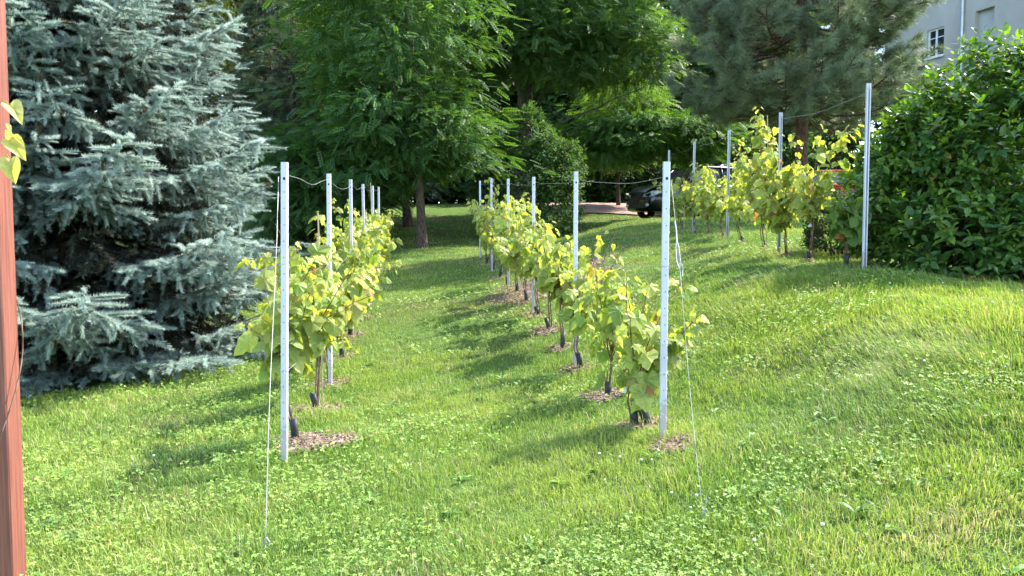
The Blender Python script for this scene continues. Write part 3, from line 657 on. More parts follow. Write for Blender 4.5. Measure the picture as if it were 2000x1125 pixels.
def broad_tree(name, label, cat, base, trunk_h, trunk_r, crown, nclump, clump_r, nleaf, tpl, size, dark, light, seed, bark, flat=.45, droop=.55, lean=(0, 0), limbs=12, group=None, mat=None, shell=.5, lightness=.35, wide=1.0):
    r = np.random.default_rng(seed); z0 = g1(*base); e = empty(name, (base[0], base[1], z0), label, cat, group); lr_ = trunk_r*(.45 if trunk_r < .3 else .16)
    o = np.array([base[0], base[1], z0]); cw = np.array([c[6] if len(c) > 6 else 1.0 for c in crown]); vol = np.array([c[3]*c[4]*c[5] for c in crown])**.75*cw
    ci = r.choice(len(crown), nclump, p=vol/vol.sum()); C = np.array([c[:6] for c in crown])[ci]
    dv = nrm(r.normal(size=(nclump, 3))); rad = (shell+(1-shell)*r.uniform(0, 1, nclump)**.7)[:, None]
    rad *= (1+.16*np.sin(dv[:, 0]*5+seed)+.13*np.sin(dv[:, 2]*7+dv[:, 1]*4+seed*2))[:, None]
    ctr = C[:, :3]+dv*rad*C[:, 3:6]-o; ctr[:, 2] = np.maximum(ctr[:, 2], .25)
    gt = Geo(); top = np.array([lean[0], lean[1], trunk_h]); t = np.linspace(0, 1, 9)
    tp = np.stack([top[0]*t+.06*np.sin(t*4+seed)*t*trunk_h*.2, top[1]*t+.05*np.cos(t*3+seed)*t, -.2+(trunk_h+.2)*t], -1)
    rr = trunk_r*(1-.75*t)*(1+.5*np.exp(-t*22)); gt.tube(tp, rr, 10, cap=False)
    ends = []; sel = r.choice(nclump, min(limbs, nclump), replace=False)
    for k in sel:
        tgt = ctr[k]*.92; hh = np.clip(tgt[2]-.45*np.hypot(tgt[0], tgt[1])-.3, trunk_h*.22, trunk_h*.97); f = hh/trunk_h
        a = np.array([np.interp(f, t, tp[:, 0]), np.interp(f, t, tp[:, 1]), hh]); q = limb(gt, a, tgt, max(lr_*(1-.7*f), .02), .012, r, 6, .10); ends.append(q[2:])
    ends = np.vstack(ends+[tp[5:]])
    for k in range(nclump):
        if k % 2 == 0 or nclump < 120:
            i_ = np.argmin(np.linalg.norm(ends-ctr[k], axis=1)); limb(gt, ends[i_], ctr[k], .016*wide, .006*wide, r, 4, .05, 4)
    gt.build('trunk', bark, e, True)
    n = nclump*nleaf; kk = np.repeat(np.arange(nclump), nleaf)
    off = r.normal(size=(n, 3))*np.array([1, 1, flat])*.55; cr_ = clump_r*r.uniform(.65, 1.3, nclump)
    P_ = ctr[kk]+off*cr_[kk][:, None]; P_[:, 2] -= .25*(off[:, 0]**2+off[:, 1]**2)*cr_[kk]*droop; P_[:, 2] = np.maximum(P_[:, 2], .06)
    outd = nrm(dv*np.array([1, 1, .3]))[kk]
    d = nrm(outd*.5+off*np.array([1, 1, .4])*.9+np.array([0, 0, -droop])+r.normal(size=(n, 3))*.35)
    upv = np.array([0, 0, 1.])+dv[kk]*.35+r.normal(size=(n, 3))*.38
    w = np.clip(lightness*r.uniform(.3, 1.7, nclump), 0, 1)[kk][:, None]*.6+np.clip(r.normal(lightness, .25, n), 0, 1)[:, None]*.4
    c = np.array(dark)*(1-w)+np.array(light)*w; c = c*r.uniform(.75, 1.25, (n, 1))
    gl = Geo(); gl.inst(tpl[0], tpl[1], frames(d, upv), P_, size*r.uniform(.65, 1.25, n), c); gl.build('crown', mat or M_BROAD, e)
    return e
LOC13, LOC9, OV, QD = (LOC13_V, LOC13_F), (LOC9_V, LOC9_F), (OVATE_V, OVATE_F), (QUAD_V, QUAD_F)

# needle shoots
def shoot_tpl(n, nl, nw, ang, seed, flat=1.0):
    r = np.random.default_rng(seed); V, F = [], []
    for k in range(n):
        t = (k+.5)/n; a = k*2.4+r.uniform(-.3, .3); ca, sa = math.cos(a), math.sin(a)*flat
        b = np.array([0, t, 0]); f = ang*r.uniform(.75, 1.25)*(1-.35*t); d = np.array([ca*math.sin(f), math.cos(f), sa*math.sin(f)+.12]); L = nl*r.uniform(.8, 1.15)
        q = np.cross(d, [ca*.3, .2, sa]); q = q/np.linalg.norm(q)*nw; m_ = len(V); V += [b-q, b+q, b+d*L]; F.append((m_, m_+1, m_+2))
    return np.array(V), [np.array(F)]
SH = [shoot_tpl(56, .25, .036, 1.0, k) for k in range(3)]
SHB = [shoot_tpl(18, .30, .035, 1.0, 9)]

def spruce(name, label, base, H, R0, seed, cold, coln, step=.46, nb=9, near=None, shl=.105, tpls=SH, tw_step=.085, zmax=None, pw=.85, group=None):
    r = np.random.default_rng(seed); z0 = g1(*base); e = empty(name, (base[0], base[1], z0), label, 'spruce tree', group)
    gt = Geo(); t = np.linspace(0, 1, 12); gt.tube(np.stack([.03*np.sin(t*5), .03*np.cos(t*4), -.2+t*(H+.2)], -1), .19*(H/12.5)*(1-.93*t)+.01, 10, cap=False)
    P_, D_, U_, L_, B_ = [], [], [], [], []
    for wz in np.arange(.22, H-.15, step):
        Rz = R0*(1-wz/H)**pw*(1-.05*math.exp(-wz*2.5)); vis = wz < (zmax or 99)
        k_ = max(4, int(nb*(.55+.45*Rz/R0))); a0 = r.uniform(0, 6.28)
        for k in range(k_):
            az = a0+6.283*k/k_+r.normal()*.14; L = Rz*r.uniform(.80, 1.10); zb = wz+r.normal()*.075; back = math.sin(az) > .35
            dr = np.array([math.cos(az), math.sin(az), 0.]); s = np.linspace(0, 1, 11); sl = -.13+.16*wz/H-.07*math.exp(-wz*1.3)
            zz = zb+L*(sl*s-.10*np.sin(np.pi*s)+.11*s**3); zz = np.maximum(zz, .09+.10*s+.05*r.uniform()); q = dr*(L*s)[:, None]+np.array([0, 0, 1.])*zz[:, None]
            side = np.array([-dr[1], dr[0], 0]); q += side*(.06*L*np.sin(s*3+k)*s)[:, None]
            gt.tube(q, np.linspace(.012+.010*L/R0*2, .004, 11), 5, cap=False)
            ds = tw_step/L*(1.9 if (back or not vis) else 1.0); sgn = 1
            for s0 in np.arange(.22, .985, ds):
                sgn = -sgn; c = np.array([np.interp(s0, s, q[:, j]) for j in range(3)]); lt = min(.8, (1.04-s0)*L*.55+.09)*r.uniform(.65, 1.1)
                a2 = az+sgn*r.uniform(.6, .95); td = nrm(np.array([math.cos(a2), math.sin(a2), -.22+.2*s0+r.normal()*.10])); m_ = max(1, int(lt/(.075 if not back else .13)))
                gt.tube([c, c+td*lt*.5-np.array([0, 0, .01]), c+td*lt], [.005, .004, .002], 3, cap=False)
                u_ = (np.arange(m_)+.6)/m_; keep = u_ > (.12 if s0 < .6 else 0.0)
                for v in u_[keep]:
                    pp = c+td*lt*v; sg = r.choice([-1, 1]); sd = nrm(td+sg*.85*np.cross(td, [0, 0, 1.])+np.array([0, 0, r.normal()*.12-.03]))
                    P_.append(pp+np.array([0, 0, r.normal()*.015])); D_.append(sd); L_.append(shl*r.uniform(.7, 1.15)*(.75+.5*(1-v)))
                    if not back and r.uniform() < .50:
                        P_.append(pp-np.array([0, 0, .02])); D_.append(nrm(sd*.5+np.array([r.normal()*.3, r.normal()*.3, -.75]))); L_.append(shl*r.uniform(.7, 1.2))
                    if not back:
                        P_.append(c+td*lt*max(v-.8/m_, 0)); D_.append(nrm(td+r.normal(size=3)*.08)); L_.append(shl*r.uniform(.9, 1.2))
                P_.append(c+td*lt*.93); D_.append(td); L_.append(shl*1.15)
            for s0 in np.arange(.5, 1.0, .09/L*(2 if back else 1)):
                c = np.array([np.interp(s0, s, q[:, j]) for j in range(3)]); P_.append(c); D_.append(nrm(dr+np.array([0, 0, .1])+r.normal(size=3)*.12)); L_.append(shl*1.1)
    n_out = len(P_)
    for _ in range(int(6500*(R0/3)*(1 if tpls is SH else .25))):        # short inner twigs that keep the heart of the tree dense
        zz = .25+(min(H*.8, 7.5)-.25)*r.uniform(0, 1)**1.35; a_ = r.uniform(0, 6.28); rr_ = R0*(1-zz/H)**pw*r.uniform(.12, .72); P_.append(np.array([rr_*math.cos(a_), rr_*math.sin(a_), zz])); D_.append(nrm(np.array([math.cos(a_)+r.normal()*.6, math.sin(a_)+r.normal()*.6, r.normal()*.4-.3]))); L_.append(shl*r.uniform(1.2, 2.2))
    n_in = len(P_)
    # leader
    for zq in np.arange(H-.6, H+.1, .07): P_.append(np.array([0, 0, zq])); D_.append(nrm(np.array([r.normal()*.3, r.normal()*.3, 1]))); L_.append(shl)
    P_, D_, L_ = np.array(P_), np.array(D_), np.array(L_); P_[:, 2] = np.maximum(P_[:, 2], .05); n = len(P_); inner = np.zeros(n, bool); inner[n_out:n_in] = True
    U_ = np.array([0, 0, 1.])+r.normal(size=(n, 3))*.25
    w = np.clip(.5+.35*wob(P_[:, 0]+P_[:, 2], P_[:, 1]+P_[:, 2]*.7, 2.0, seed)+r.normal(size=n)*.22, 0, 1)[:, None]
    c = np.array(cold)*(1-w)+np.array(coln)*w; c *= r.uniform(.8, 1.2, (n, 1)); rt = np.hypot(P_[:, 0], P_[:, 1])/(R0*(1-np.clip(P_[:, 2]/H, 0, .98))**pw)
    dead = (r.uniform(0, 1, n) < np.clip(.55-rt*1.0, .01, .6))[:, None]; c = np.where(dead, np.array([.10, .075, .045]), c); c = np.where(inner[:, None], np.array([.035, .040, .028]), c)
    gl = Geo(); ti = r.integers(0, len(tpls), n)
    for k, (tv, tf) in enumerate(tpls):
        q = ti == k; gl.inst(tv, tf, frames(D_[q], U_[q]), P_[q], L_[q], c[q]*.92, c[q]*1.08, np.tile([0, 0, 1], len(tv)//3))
    gt.build('trunk', M_BARK, e, True); gl.build('crown', M_SPRUCE, e); print(name, 'shoots', n)
    return e

def tuft_tpl(n, seed, spread=1.25, w=.010):
    r = np.random.default_rng(seed); V, F = [], []
    for k in range(n):
        a = r.uniform(0, 6.28); f = spread*math.sqrt(r.uniform(0.02, 1)); d = np.array([math.sin(f)*math.cos(a), math.cos(f), math.sin(f)*math.sin(a)]); L = r.uniform(.75, 1.1)
        b = np.array([0, r.uniform(-.55, .1), 0]); q = nrm(np.cross(d, r.normal(size=3)))*w; m_ = len(V)
        mid = b+d*L*.55; V += [b-q, b+q, mid+q-np.array([0, 0, .03]), mid-q-np.array([0, 0, .03]), b+d*L-np.array([0, 0, .13*L])]; F.append(m_)
    F = np.array(F); return np.array(V), [np.stack([F+3, F+2, F+4], -1), np.stack([F, F+1, F+2, F+3], -1)]
TF = [tuft_tpl(70, k, 1.3, .013) for k in range(3)]; TFB = [tuft_tpl(34, 8, 1.3, .034)]

def pine(name, label, base, H, z_lo, Rmax, seed, dark, light, trunk_r, needle=.17, step=.55, nb=6, tpls=TF, dens=1.0, group=None, bark=None):
    r = np.random.default_rng(seed); z0 = g1(*base); e = empty(name, (base[0], base[1], z0), label, 'pine tree', group)
    gt = Geo(); t = np.linspace(0, 1, 12); gt.tube(np.stack([.05*np.sin(t*4+seed), .04*np.cos(t*3), -.2+t*(H+.2)], -1), trunk_r*(1-.85*t)*(1+.35*np.exp(-t*25)), 12, cap=False)
    P_, D_ = [], []
    for wz in np.arange(z_lo, H-.2, step):
        f = (wz-z_lo)/(H-z_lo); Rz = Rmax*(1-f)**.6*(.82+.18*min(1, f*6)); a0 = r.uniform(0, 6.28)
        for k in range(nb):
            az = a0+6.283*k/nb+r.normal()*.25; L = Rz*r.uniform(.65, 1.1); s = np.linspace(0, 1, 10); dr = np.array([math.cos(az), math.sin(az), 0])
            sl = -.12+.45*f; zz = wz+r.normal()*.12+L*(sl*s-.10*np.sin(np.pi*s)+.20*s**3)
            q = dr*(L*s)[:, None]+np.array([0, 0, 1.])*zz[:, None]+np.array([-dr[1], dr[0], 0])*(.10*L*np.sin(s*3.5+k*2)*s)[:, None]
            gt.tube(q, np.linspace(.035*(.4+.6*L/Rmax), .009, 10), 6, cap=False)
            for s0 in np.arange(.28, 1.0, .13/L/dens):
                c = np.array([np.interp(s0, s, q[:, j]) for j in range(3)]); lt = ((1-s0)*L*.45+.20)*r.uniform(.5, 1.15); a2 = az+r.choice([-1, 1])*r.uniform(.45, 1.1)
                td = nrm(np.array([math.cos(a2), math.sin(a2), r.uniform(-.15, .55)])); tip = c+td*lt+np.array([0, 0, .08*lt]); gt.tube([c, c+td*lt*.5, tip], [.010, .007, .005], 4, cap=False)
                P_.append(tip); D_.append(nrm(td+np.array([0, 0, .35])))
                if lt > .3:
                    for w in (.55, .78):
                        a3 = a2+r.choice([-1, 1])*.7; d3 = nrm(np.array([math.cos(a3), math.sin(a3), .25])); b3 = c+td*lt*w; P_.append(b3+d3*.14); D_.append(nrm(d3+np.array([0, 0, .3]))); gt.tube([b3, b3+d3*.14], .005, 3, cap=False)
            P_.append(q[-1]); D_.append(nrm(dr+np.array([0, 0, .5])))
    for _ in range(6): P_.append(np.array([0, 0, H])); D_.append(nrm(np.array([r.normal()*.5, r.normal()*.5, 1])))
    P_, D_ = np.array(P_), np.array(D_); n = len(P_); w = np.clip(r.normal(.45, .3, n), 0, 1)[:, None]; c = (np.array(dark)*(1-w)+np.array(light)*w)*r.uniform(.8, 1.2, (n, 1))
    gl = Geo(); ti = r.integers(0, len(tpls), n)
    for k, (tv, tf) in enumerate(tpls):
        q = ti == k; gl.inst(tv, tf, frames(D_[q], np.array([0, 0, 1.])+r.normal(size=(q.sum(), 3))*.4), P_[q], needle*r.uniform(.8, 1.2, q.sum()), c[q])
    gt.build('trunk', bark or M_BARKRED, e, True); gl.build('crown', M_PINE, e); print(name, 'tufts', n)
    return e

def leafy_shrub(name, label, base, ells, nshoot, per, size, dark, light, seed, mat, tips=.4, stems=14, inner=0, group=None, droop=.25, up=.35):
    """shoots on the shell of a set of ellipsoids, each a spiral of leaves; stems from the ground"""
    r = np.random.default_rng(seed); z0 = g1(*base); e = empty(name, (base[0], base[1], z0), label, 'shrub', group); o = np.array([base[0], base[1], z0])
    E = np.array(ells); ar = (E[:, 3]*E[:, 4]*E[:, 5])**.67; ci = r.choice(len(E), nshoot, p=ar/ar.sum()); dv = nrm(r.normal(size=(nshoot, 3)))
    rad = np.where(r.uniform(0, 1, nshoot) < .75, r.uniform(.90, 1.06, nshoot), r.uniform(.45, .9, nshoot))*(1+.10*np.sin(dv[:, 0]*6+ci*2+seed)+.09*np.sin(dv[:, 2]*8+dv[:, 1]*5+seed))
    lng = r.uniform(0, 1, nshoot) < .035*(dv[:, 2] > .05); rad = np.where(lng, rad*r.uniform(1.06, 1.2, nshoot), rad)     # a few long new shoots stand out of the outline
    P_ = E[ci, :3]+dv*rad[:, None]*E[ci, 3:6]
    ins = np.zeros(nshoot, bool)
    for k in range(len(E)): ins |= (((P_-E[k, :3])/E[k, 3:6])**2).sum(1) < .50
    P_ = P_[~ins]; dv = dv[~ins]; rad = rad[~ins]; gzv = gz(P_[:, 0], P_[:, 1]); ok = P_[:, 2] > gzv+.10; P_, dv, rad, gzv = P_[ok], dv[ok], rad[ok], gzv[ok]; m_ = len(P_)
    ax = nrm(dv*.8+np.array([0, 0, up])+r.normal(size=(m_, 3))*.30); kk = np.repeat(np.arange(m_), per); n = m_*per
    t = np.tile(np.linspace(0, 1, per), m_); az = np.tile(np.arange(per)*2.4, m_)+r.uniform(0, 6.28, m_)[kk]
    fx = frames(ax, np.tile((.2, .1, 1.), (m_, 1))); rd = fx[kk, :, 0]*np.cos(az)[:, None]+fx[kk, :, 2]*np.sin(az)[:, None]; a = ax[kk]
    L = size*2.0*r.uniform(.7, 1.3, m_)[kk]; Q = P_[kk]+a*((t-.7)*L)[:, None]+rd*.012
    d = nrm(rd*(1.0-.5*t)[:, None]+a*(.25+.8*t)[:, None]-np.array([0, 0, droop])+r.normal(size=(n, 3))*.22); upv = a*.8+np.array([0, 0, .7])+r.normal(size=(n, 3))*.25
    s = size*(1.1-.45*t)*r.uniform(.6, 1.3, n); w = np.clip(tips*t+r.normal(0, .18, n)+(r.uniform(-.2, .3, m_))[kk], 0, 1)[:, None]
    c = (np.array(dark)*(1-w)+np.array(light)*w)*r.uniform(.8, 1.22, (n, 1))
    sick = (r.uniform(0, 1, n) < .012)[:, None]; c = np.where(sick, np.array([.26, .20, .06])*r.uniform(.6, 1.2, (n, 1)), c)
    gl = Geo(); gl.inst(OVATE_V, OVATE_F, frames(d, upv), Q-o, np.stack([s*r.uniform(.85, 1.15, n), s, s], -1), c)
    nm_ = len(gl.F[3]); gt = Geo()
    for k in r.choice(m_, min(m_, nshoot//4), replace=False):
        b = P_[k]-dv[k]*.45*E[0, 3]*.6; limb(gt, b-o, P_[k]-o, .007, .003, r, 4, .02, 4)
    tw = gt
    for k in range(stems):
        cE = E[r.integers(0, len(E))]; a_ = r.uniform(0, 6.28); q = cE[:2]+np.array([math.cos(a_), math.sin(a_)])*cE[3]*.35*r.uniform(0, 1); tp = np.array([q[0]+r.normal()*.25*cE[3], q[1]+r.normal()*.25*cE[4], cE[2]+cE[5]*.5*r.uniform(-.2, 1)])
        gt = Geo(); limb(gt, np.array([q[0], q[1], g1(*q)-.05])-o, tp-o, .018, .006, r, 5, .03, 6); gt.build('stem', M_BARK, e, True)
    for k_ in (3, 4):
        for f_ in tw.F[k_]: gl.F[k_].append(f_+gl.n); gl.M[k_].append(np.ones(len(f_), np.int32))
    gl.V += tw.V; gl.C += tw.C; gl.n += tw.n
    gl.build('foliage', [mat, M_BARK], e); return e

# big blue spruce at left
spruce('blue_spruce', 'huge silvery blue spruce filling the left side, boughs sweeping down to the grass', SPR, 12.6, 3.1, 5, (.225,.305,.278), (.45,.53,.48), .46, 16, zmax=6.4, shl=.165)
# locust tree in the middle and its dark trunk
broad_tree('locust_tree', 'dark trunked locust tree with drooping feathery leaves at the end of the left row', 'tree', (-2.5, 22), 8.6, .132,
  [(-3.5,22.2,7.6,2.7,2.5,4.6),(-3.3,21.8,4.6,2.5,2.0,1.5),(-5.0,22.3,3.6,1.5,1.5,1.1),(-2.2,21.6,4.2,1.4,1.3,1.2)], 250, .80, 46, LOC13, .36, (.044,.110,.034), (.118,.208,.058), 21, M_BARK, .34, .22, (-.3,.1), 16, lightness=.40)
# the big tree behind with a thick grey trunk
broad_tree('shade_tree', 'tall broad tree with a thick grey trunk and spreading feathery foliage, top centre', 'tree', (.45, 30.5), 13, .42,
  [(1.3,29.0,10.2,4.3,3.4,2.7),(-1.7,28.6,8.6,1.9,2,1.9),(3.8,28.4,8.2,2.2,1.9,1.8),(1.2,27.6,8.3,2.2,1.4,1.1),(.9,29.4,13.0,4.8,3.5,3.0)], 360, 1.0, 46, LOC13, .42, (.050,.118,.038), (.135,.226,.064), 22, M_BARKGREY, .34, .20, (.3,0), 18, lightness=.45)
leafy_shrub('hazel_shrub', 'dense dark green rounded shrub with a pointed top standing behind the right vine row', (.62, 24.2), [(.62,24.2,2.9,1.55,1.3,1.75),(.35,24.1,4.4,.95,.9,1.15),(1.1,24.2,3.7,1.0,1.0,1.1)], 4200, 8, .11, (.038,.100,.024), (.125,.225,.042), 23, M_BROAD, .5, 10)
broad_tree('small_tree', 'bright sunlit yellow-green small tree between the broad tree and the pine', 'tree', (4.5, 33.5), 6.5, .075, [(4.6,33,7.2,1.25,1.3,1.4),(4.3,32.8,5.6,1.3,1.2,1.1),(5.1,33,6.0,1.1,1.1,1.0)], 150, .7, 36, LOC9, .38, (.080,.165,.030), (.17,.28,.055), 24, M_BARK, .4, .25, limbs=9, lightness=.5)
broad_tree('young_locust', 'low feathery locust whose branches hang over the bonnet of the black car', 'tree', (6.05, 26.4), 3.6, .085, [(3.9,26.6,5.05,1.6,1.3,.65),(5.8,26.6,5.1,1.6,1.3,.7),(3.0,26.2,4.6,.8,1.0,.5)], 170, .56, 36, LOC13, .34, (.048,.120,.026), (.115,.21,.045), 25, M_BARK, .34, .3, limbs=10, lightness=.45)
broad_tree('locust_sapling', 'low drooping locust sapling with fern-like leaves behind the left vine row', 'tree', (-6.1, 23.2), 3.4, .06, [(-6.0,23.2,3.6,1.35,1.2,1.0),(-5.0,23.0,2.5,1.6,1.1,.9),(-6.6,23.2,2.2,1.0,1.0,.8)], 180, .56, 36, LOC13, .34, (.038,.100,.030), (.088,.165,.048), 26, M_BARK, .34, .35, limbs=8, lightness=.45)
broad_tree('leaning_tree', 'second reddish grey trunk just left of and behind the dark locust trunk', 'tree', (-3.45, 26.5), 7.5, .14, [(-4.4,26.8,7.6,2.2,2.0,2.2),(-4.8,26.6,5.2,1.4,1.3,.9)], 110, .8, 38, LOC13, .36, (.036,.095,.022), (.09,.17,.034), 45, M_BARKRED, .36, .25, (-.9,.2), 9, lightness=.35)
# pine on the right
pine('pine_tree', 'grey-green long needled pine with a reddish trunk in front of the grey building', (7.55, 20.8), 12.2, 2.9, 4.0, 27, (.115,.155,.095), (.27,.32,.19), .18, .23, .50, 9, dens=1.25)
# conifers between the spruce and the locust
pine('distant_pine', 'dark soft needled pine showing above the blue spruce', (-8.6, 28.0), 8.3, 1.5, 2.2, 28, (.055,.085,.045), (.13,.165,.08), .14, .26, .5, 7, TFB, 1.2)
spruce('young_spruce', 'olive green spruce with hanging twigs squeezed between blue spruce and locust', (-6.9, 25.2), 7.3, 1.9, 29, (.10,.13,.055), (.25,.28,.11), .5, 7, shl=.16, tpls=SHB, tw_step=.2, pw=.8)
broad_tree('deciduous_tree', 'thin crowned tree with sky showing through, behind the top of the blue spruce', 'tree', (-11.6, 37), 11, .2, [(-11.4,37,12.0,3.2,2.6,3.0),(-12.5,37,8.6,3.0,2.4,2.0)], 180, .8, 40, QD, .24, (.06,.09,.025), (.16,.17,.05), 30, M_BARK, .5, .3, limbs=14, lightness=.5)
# woodland behind
FOREST = [(-19,44,9.5,6),(-13.5,47,10,6),(-8.2,42,8.0,4.6),(-4.6,46,9.5,5.2),(-.6,49,8.2,3.6),(3.6,44,9.0,4.6),(8.2,46,9.5,5.2),(12.5,43,8.2,4.6),(17,48,9.5,6),(-23,37,9,6),(22,40,9,6)]
FL_ = ['dark woodland tree far behind the blue spruce, outermost on the left', 'dark tree in the woodland behind the distant pine', 'dark woodland tree behind the locust crown on its left', 'dark woodland tree directly behind the locust trunk', 'slim woodland tree behind the thick grey trunk',
  'woodland tree behind the bright small tree', 'dark woodland tree behind the left side of the pine', 'dark woodland tree behind the pine trunk', 'woodland tree behind the grey building corner', 'woodland tree hidden mostly by the left half of the blue spruce', 'woodland tree farthest to the right beyond the building']
for k, (a, b, cz, rr) in enumerate(FOREST[:10]):
    gzz = g1(a, b)
    broad_tree('woodland_tree', FL_[k], 'tree', (a, b), 12, .24, [(a,b,gzz+cz,rr*.62,rr*.55,5.2),(a,b-.5,gzz+4.2,rr*.55,rr*.5,2.6)], 300, 1.15, 44, QD, .46, (.034,.080,.024), (.105,.175,.045), 60+k, M_BARK, .5, .35, limbs=12, lightness=.35, group='trees of the woodland behind')
for k, (a, b, w, h) in enumerate([(-16,40,3.4,3.2),(-20,33,4.2,4.0),(-13.2,27,3.2,3.6),(-17,25,3.2,3.8),(-11,38.5,3.0,2.6),(-7.0,38,2.6,3.0),(-2.6,40.5,2.8,3.2),(1.6,39.5,2.4,3.4),(6.0,38.5,2.8,3.0),(10.5,38.0,3.0,3.2),(14.5,38.5,3.0,3.2),(-.4,37.2,2.2,2.6),(3.8,37.6,2.8,2.8),(12.6,27.6,2.2,5.0)]):
    gzz = g1(a, b)
    leafy_shrub('understorey_bush', ['dark bush beneath the woodland behind the blue spruce', 'dark bush far behind the blue spruce, outermost at left', 'dark bush directly behind the right half of the blue spruce', 'dark bush behind the left half of the blue spruce', 'dark bush beneath the trees right of the blue spruce', 'dark bush behind the locust sapling', 'dark bush beyond the lawn right of the locust trunk', 'dark bush beyond the drive behind the rounded shrub', 'dark bush behind the black car', 'dark bush behind the pine trunk', 'dark bush beside the grey building', 'low dark bush across the drive behind the thick grey trunk', 'low dark bush across the drive below the bright small tree', 'tall bush between the pine and the near corner of the grey building'][k],
        (a, b), [(a,b,gzz+h*.55,w*.62,1.3,h*.55),(a-.7,b+.2,gzz+h*.4,w*.5,1.2,h*.45),(a+.8,b-.2,gzz+h*.4,w*.5,1.2,h*.45)], 1100, 8, .27, (.032,.075,.022), (.085,.16,.038), 80+k, M_BROAD, .4, 6, group='bushes under the woodland trees')
for k, a in enumerate(range(-22, 20, 6)):
    b = 53+2*math.sin(k*2.1); gzz = g1(a, b)
    leafy_shrub('thicket', ['outermost left thicket at the far end of the woodland', 'second thicket from the left at the far end of the woodland', 'third thicket from the left, far behind the spruce and locust', 'far thicket in line with the locust trunk', 'far thicket in line with the thick grey trunk', 'far thicket in line with the small bright tree', 'far thicket in line with the pine'][k],
        (a, b), [(a,b,gzz+2.2,3.6,1.5,2.6),(a+2.6,b+.5,gzz+1.8,2.6,1.4,2.2)], 520, 8, .5, (.032,.075,.022), (.085,.16,.038), 120+k, M_BROAD, .4, 4, group='thickets at the back of the woodland')
# the large glossy shrub on the right and low dark shrub beside it
leafy_shrub('glossy_shrub', 'large dense dark green shrub with big pointed leaves filling the right edge', (6.0, 9.0),
   [(4.83,9.25,1.9,.90,.75,1.05),(5.1,9.15,2.25,.85,.8,1.05),(5.9,8.95,2.3,1.1,1.0,1.55),(7.0,8.9,2.6,1.35,1.1,1.95),(8.5,8.9,2.6,1.5,1.2,2.05),(5.3,8.65,1.45,1.1,.7,.72),(6.7,8.25,1.45,1.4,.8,.85)], 7800, 9, .138, (.045,.115,.024), (.20,.31,.045), 40, M_SHRUB, .42, 26)
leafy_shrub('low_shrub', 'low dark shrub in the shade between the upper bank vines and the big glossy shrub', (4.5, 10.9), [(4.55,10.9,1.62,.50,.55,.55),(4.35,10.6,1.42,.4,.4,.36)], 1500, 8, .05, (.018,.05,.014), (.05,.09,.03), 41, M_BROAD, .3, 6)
# ------------------------------------------------------------------ grey building beyond the pine
M_STUCCO = noisy_mat('grey_render', (.37, .345, .30), (.48, .45, .395), 1.1, .92, .15, 0, (1, 1, .6), .25, 9, .3, .72)
M_STUCCO2 = noisy_mat('bricked_up_panel', (.39, .40, .375), (.46, .465, .43), 2.0, .92, .15, 0, (1, 1, 1), .2, 8, .3, .7)
M_ZINC = noisy_mat('zinc_pipe', (.50, .51, .54), (.66, .67, .70), 6, .4, .5, .5, (1, 1, .3))
M_FRAME = noisy_mat('white_window_frame', (.74, .74, .73), (.82, .82, .81), 9, .5, .4)
M_ROOF = noisy_mat('roof_tiles', (.16, .06, .04), (.28, .12, .08), 14, .8, .2, 0, (1, 1, 1), .5)
m, nt, p, out = newmat('window_glass'); p.inputs['Base Color'].default_value = (.02, .024, .03, 1); p.inputs['Roughness'].default_value = .06; p.inputs['Specular IOR Level'].default_value = .8
nz = N(nt, 'ShaderNodeTexNoise'); nz.inputs['Scale'].default_value = 1.5; bp = N(nt, 'ShaderNodeBump'); bp.inputs['Strength'].default_value = .04
nt.links.new(nz.outputs['Fac'], bp.inputs['Height']); nt.links.new(bp.outputs[0], p.inputs['Normal']); M_GLASS = m
BX, BY = 18.86, 33.0
e = empty('apartment_building', (BX, BY, g1(BX, BY)-.3), 'tall grey rendered building with a zinc downpipe behind the pine, top right', 'building', rz=math.radians(110))
bz = e.location.z
def bwall(x0, x1, z0, z1, opens, depth=.22):
    g = Geo(); xs_ = sorted({x0, x1, *[q for o in opens for q in o[:2]]}); zs_ = sorted({z0, z1, *[q for o in opens for q in o[2:4]]})
    for a, b in zip(xs_[:-1], xs_[1:]):
        for c, d in zip(zs_[:-1], zs_[1:]):
            if any(o[0] <= a and b <= o[1] and o[2] <= c and d <= o[3] for o in opens): continue
            g.add([(a,0,c),(b,0,c),(b,0,d),(a,0,d)], [[(3,2,1,0)]])
    for a, b, c, d in opens:
        g.add([(a,0,c),(b,0,c),(b,0,d),(a,0,d),(a,-depth,c),(b,-depth,c),(b,-depth,d),(a,-depth,d)], [[(0,4,5,1),(1,5,6,2),(2,6,7,3),(3,7,4,0)]])
    g.add([(x0,0,z0),(x0,-9,z0),(x0,-9,z1),(x0,0,z1),(x1,0,z0),(x1,-9,z0),(x1,-9,z1),(x1,0,z1)], [[(0,1,2,3),(4,7,6,5),(1,5,6,2)]])
    return g
Z = lambda rel: rel+CAMZ-bz
W1 = (1.28, 2.15, Z(7.95), Z(9.15)); NICHE = (-1.05, -.2, Z(7.2), Z(9.35))
W2 = (1.28, 2.15, Z(4.6), Z(5.8)); W3 = (3.6, 4.5, Z(7.95), Z(9.15)); NICHE2 = (-1.05, -.2, Z(4.2), Z(6.0))
bwall(-9, 4.5, 0, Z(13.5), [W1, W2, NICHE, NICHE2]).build('wall', M_STUCCO, e)
for o in (NICHE, NICHE2):
    g = Geo(); g.add([(o[0],-.218,o[2]),(o[1],-.218,o[2]),(o[1],-.218,o[3]),(o[0],-.218,o[3])], [[(3,2,1,0)]]); g.build('blocked_opening', M_STUCCO2, e)
